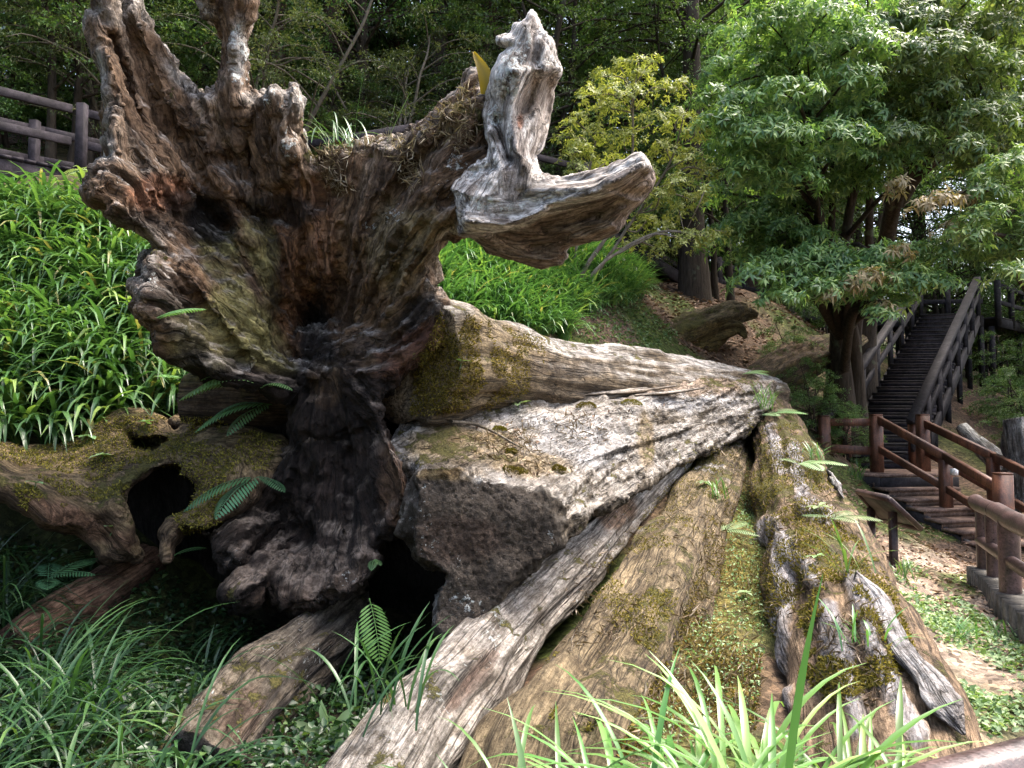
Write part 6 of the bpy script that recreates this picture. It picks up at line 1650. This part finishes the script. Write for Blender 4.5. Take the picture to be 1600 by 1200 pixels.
KIND = {}
def kind(key, name, mleaf, mbark, *a, **k):
    tv_, tf, V, F, r = branchy(*a, **k)
    m1 = new_mesh(name + '_trunk', tv_, tf); m1.materials.append(mbark)
    m2 = new_mesh(name + '_crown', V, F, {'rnd': r}, False); m2.materials.append(mleaf)
    KIND[key] = (name, m1, m2)
kind('cedarA', 'cedar_tree', M_CONIFER, M_CEDAR, 19, .16, 3.1, 130, 16, 15, .115, .036, 101, droop=1.0, rise=.25, tr=.30, shape=.55)
kind('cedarB', 'cedar_tree', M_CONIFER, M_CEDAR, 16, .10, 2.6, 120, 16, 15, .105, .034, 102, droop=1.1, rise=.15, tr=.26, shape=.5)
kind('cedarC', 'cedar_tree', M_CONIFER, M_CEDAR, 22, .36, 3.2, 100, 15, 15, .115, .036, 103, droop=.9, rise=.3, tr=.34, shape=.5)
kind('oakA', 'forest_tree', M_FOREST, M_BARK, 13, .25, 4.0, 90, 20, 17, .095, .042, 104, droop=.4, rise=.5, tr=.24, shape=.2)
kind('oakB', 'forest_tree', M_FOREST, M_BARK, 9, .22, 3.0, 84, 18, 17, .085, .038, 105, droop=.4, rise=.5, tr=.15, shape=.2, stems=3)
kind('oakC', 'forest_tree', M_FOREST, M_BARK, 17, .35, 4.4, 90, 20, 17, .10, .044, 106, droop=.5, rise=.45, tr=.30, shape=.2)
kind('bushA', 'shrub', M_FOREST, M_BARK, 3.4, .08, 1.6, 60, 14, 14, .080, .034, 107, droop=.4, rise=.5, tr=.05, shape=.2, stems=5)
kind('bushB', 'shrub', M_CONIFER, M_GREYBARK, 4.6, .10, 1.7, 66, 14, 15, .070, .022, 108, droop=.3, rise=.6, tr=.06, shape=.3, stems=4)

def plant_tree(key, x, y, label, group, sc=1.0, rz=None, lean=(0, 0), sink=.1, cat='tree', zs=None):
    name, m1, m2 = KIND[key]
    t = thing(name, label, cat, (x, y, float(ground(x, y)) - sink), group)
    t.rotation_euler = (lean[0], lean[1], random.uniform(0, 6.28) if rz is None else rz); t.scale = (sc, sc, zs or sc)
    for nm, me in (('trunk', m1), ('crown', m2)):
        o = bpy.data.objects.new(nm, me); o.parent = t; COL.objects.link(o)
    return t
def px_tree(key, px, d, label, group, **k):
    return plant_tree(key, d * (px - 800) / FPX, d, label, group, **k)

LAB = {'cedarA': 'tall dark cedar with drooping sprays in the forest', 'cedarB': 'slender dark cedar with foliage almost to the ground in the forest', 'cedarC': 'high cedar with a long bare reddish trunk in the forest',
       'oakA': 'dark spreading broadleaf tree in the forest', 'oakB': 'many-stemmed small-leaved tree in the forest', 'oakC': 'tall dark broadleaf tree with a clear trunk in the forest', 'bushA': 'dark leafy shrub on the forest slope', 'bushB': 'fine-leaved olive shrub on the forest slope'}
GR = {k: 'forest trees behind the boardwalk' for k in LAB}; GR['bushA'] = GR['bushB'] = 'shrubs under the forest'
LMK = [(130, 'above the end of the grey boardwalk'), (300, 'behind the tallest raised root'), (480, 'behind the pale upright root'), (640, 'above the grassy rim of the root plate'), (800, 'behind the ochre fern leaf'), (890, 'behind the tip of the antler root'), (1130, 'behind the yellow-green shrub'), (1300, 'above the far rail fence'), (1420, 'behind the many-stemmed tree'), (1540, 'above the staircase head'), (9999, 'beyond the stair platform')]
LAB = {'cedarA': 'tall drooping dark cedar', 'cedarB': 'slender low-branched cedar', 'cedarC': 'high cedar with bare reddish trunk', 'oakA': 'dark spreading broadleaf tree', 'oakB': 'many-stemmed small-leaved tree', 'oakC': 'tall broadleaf with clear trunk', 'bushA': 'dark leafy shrub', 'bushB': 'fine-leaved olive shrub'}
def F_(key, px, d, **k): px_tree(key, px, d, LAB[key] + ' ' + [t for q, t in LMK if px < q][0] + (', close by' if d < 25 else ', further in' if d < 37 else ', deepest in'), GR[key], cat='shrub' if 'bush' in key else 'tree', **k)
# trees with a place of their own in the photograph
px_tree('oakC', 1088, 19.5, 'thick black-barked tree with a flared mossy foot on the slope behind the yellow shrub', None, sc=1.05, rz=1.0)
px_tree('cedarC', 503, 20.0, 'red-brown cedar trunk rising behind the root plate rim', None, sc=1.0, rz=2.0)
px_tree('cedarC', 15, 24.0, 'pale speckled trunk above the boardwalk near the corner', None, sc=.9, rz=.4)
px_tree('oakB', 95, 16.0, 'slim crooked dark stems between boardwalk post and root plate', None, sc=1.0, rz=.4)
px_tree('oakC', 690, 21.5, 'dark forked tree directly behind the bleached antler root', None, sc=1.0, rz=4.0)
px_tree('bushB', 590, 18.0, 'olive fine-leaved shrub above the rim of the root plate', None, sc=1.3, cat='shrub')
for a in [('cedarA', -60, 21), ('cedarB', 150, 18.5), ('cedarA', 250, 22), ('oakB', 330, 19.5), ('cedarB', 420, 19), ('oakA', 570, 20), ('cedarB', 625, 22.5), ('cedarA', 780, 21), ('oakB', 850, 20.5), ('cedarB', 930, 23), ('oakA', 1010, 24), ('cedarA', 1170, 26), ('oakB', 1130, 20.5), ('oakA', 1230, 25.5), ('oakB', 1330, 27),
          ('cedarA', 60, 29), ('oakC', 190, 30), ('cedarC', 300, 28), ('cedarA', 380, 31), ('oakC', 470, 28), ('cedarA', 560, 30), ('cedarC', 650, 29), ('cedarA', 740, 32), ('oakC', 830, 29), ('cedarC', 905, 31), ('cedarA', 985, 33), ('cedarC', 1060, 30), ('oakC', 1140, 34), ('cedarA', 1250, 33), ('oakA', 1340, 32), ('oakC', 1440, 31), ('oakA', 1530, 30), ('oakA', 1620, 27), ('oakC', 1700, 31), ('oakB', 1480, 27.5), ('oakB', 1590, 31.5),
          ('cedarA', -40, 40), ('cedarA', 240, 42), ('cedarA', 500, 42), ('cedarA', 730, 43), ('oakC', 1130, 46), ('cedarC', 1310, 46), ('oakC', 1590, 42)]:
    F_(a[0], a[1], a[2], sc=random.uniform(.9, 1.2) * (1.25 if a[2] > 38 else 1))
for a in [('bushA', -20, 17.5), ('bushA', 60, 20), ('bushB', 170, 17), ('bushA', 250, 18.5), ('bushA', 330, 21), ('bushB', 400, 17.5), ('bushA', 470, 18.5), ('bushA', 545, 19.5), ('bushB', 660, 19.5), ('bushA', 720, 19.0), ('bushB', 790, 19), ('bushA', 860, 22), ('bushB', 1010, 21), ('bushA', 960, 20), ('bushA', 1060, 26), ('bushA', 1150, 29), ('bushB', 1210, 28), ('bushA', 1280, 27.5), ('bushA', 1340, 29), ('bushB', 1420, 28), ('bushA', 1490, 29.5), ('bushA', 1560, 27), ('bushA', 1300, 22.5),
          ('bushA', 130, 25), ('bushA', 290, 26), ('bushA', 430, 25), ('bushA', 600, 26), ('bushA', 760, 27), ('bushA', 880, 27), ('bushA', 1000, 29), ('bushA', 1120, 37), ('bushA', 1240, 38), ('bushA', 1360, 36), ('bushA', 1480, 36), ('bushA', 1580, 36), ('bushA', 40, 33), ('bushA', 480, 34), ('bushA', 680, 35), ('bushA', 850, 36)]:
    F_(a[0], a[1], a[2], sc=random.uniform(.85, 1.25) * (1.4 if a[2] > 24 else 1))
for key, x, y in (('oakC', 16.5, 20.5), ('oakA', 17.5, 22.5), ('bushA', 14.6, 16.6), ('bushA', 16.5, 19.5), ('bushA', 18.5, 25.5), ('bushA', 15.2, 18.4), ('bushB', 17.5, 23)):
    plant_tree(key, x, y, LAB[key] + ' shading the staircase from its open side', GR[key], sc=1.0, cat='shrub' if 'bush' in key else 'tree')
for px, d, sc, l in ((1268, 15.0, .42, 'small dark shrub hugging the foot of the many-stemmed tree, away from the stairs'), (1318, 15.2, .38, 'small dark shrub between the many-stemmed tree and the landing post'), (1235, 16.4, .40, 'small dark shrub beside the mossy log under the boardwalk')):
    px_tree('bushA', px, d, l, 'shrubs under the forest', sc=sc, cat='shrub')
for x, y, sc, l in ((12.6, 18.6, .62, 'low dark shrub under the stair platform, first in from the grey stump'), (13.6, 20.8, .6, 'low dark shrub between the platform posts'), (15.0, 22.6, .7, 'low dark shrub behind the tall platform posts'), (11.9, 17.0, .5, 'low dark shrub beyond the leaning grey log'), (11.0, 15.2, .42, 'small dark shrub beside the weathered grey stump')):
    plant_tree('bushA', x, y, l, 'shrubs under the forest', sc=sc, cat='shrub')
for k, (px, d) in enumerate([(120, 26), (215, 24), (310, 25), (395, 27), (480, 24), (560, 26), (640, 25), (725, 24.5), (800, 27), (880, 25), (955, 27), (1030, 28), (1110, 28)]):
    F_('oakB', px, d, sc=random.uniform(1.1, 1.35))
for k, (key, x, y) in enumerate((('oakA', -13, 11.5), ('cedarB', -15, 16), ('oakC', -17.5, 9), ('bushA', -11.5, 14.5), ('cedarA', -18, 20))):
    plant_tree(key, x, y, LAB[key] + ' on the high bank past the end of the boardwalk', GR[key], cat='shrub' if 'bush' in key else 'tree')
# the same wood closes round behind the walkway
for k in range(9):
    a = radians(150 + k * 16); r = 15 + 3 * (k % 3)
    plant_tree(['oakC', 'cedarA', 'oakA'][k % 3], r * math.sin(a + .0), r * math.cos(a), 'tall tree of the wood that closes round behind the walkway', 'trees behind the walkway', sc=1.0)
# the walker on the path, standing where the hillside carries the sight line
PER = person_mesh(np.array([pp[0], pp[1], pp[2]]))
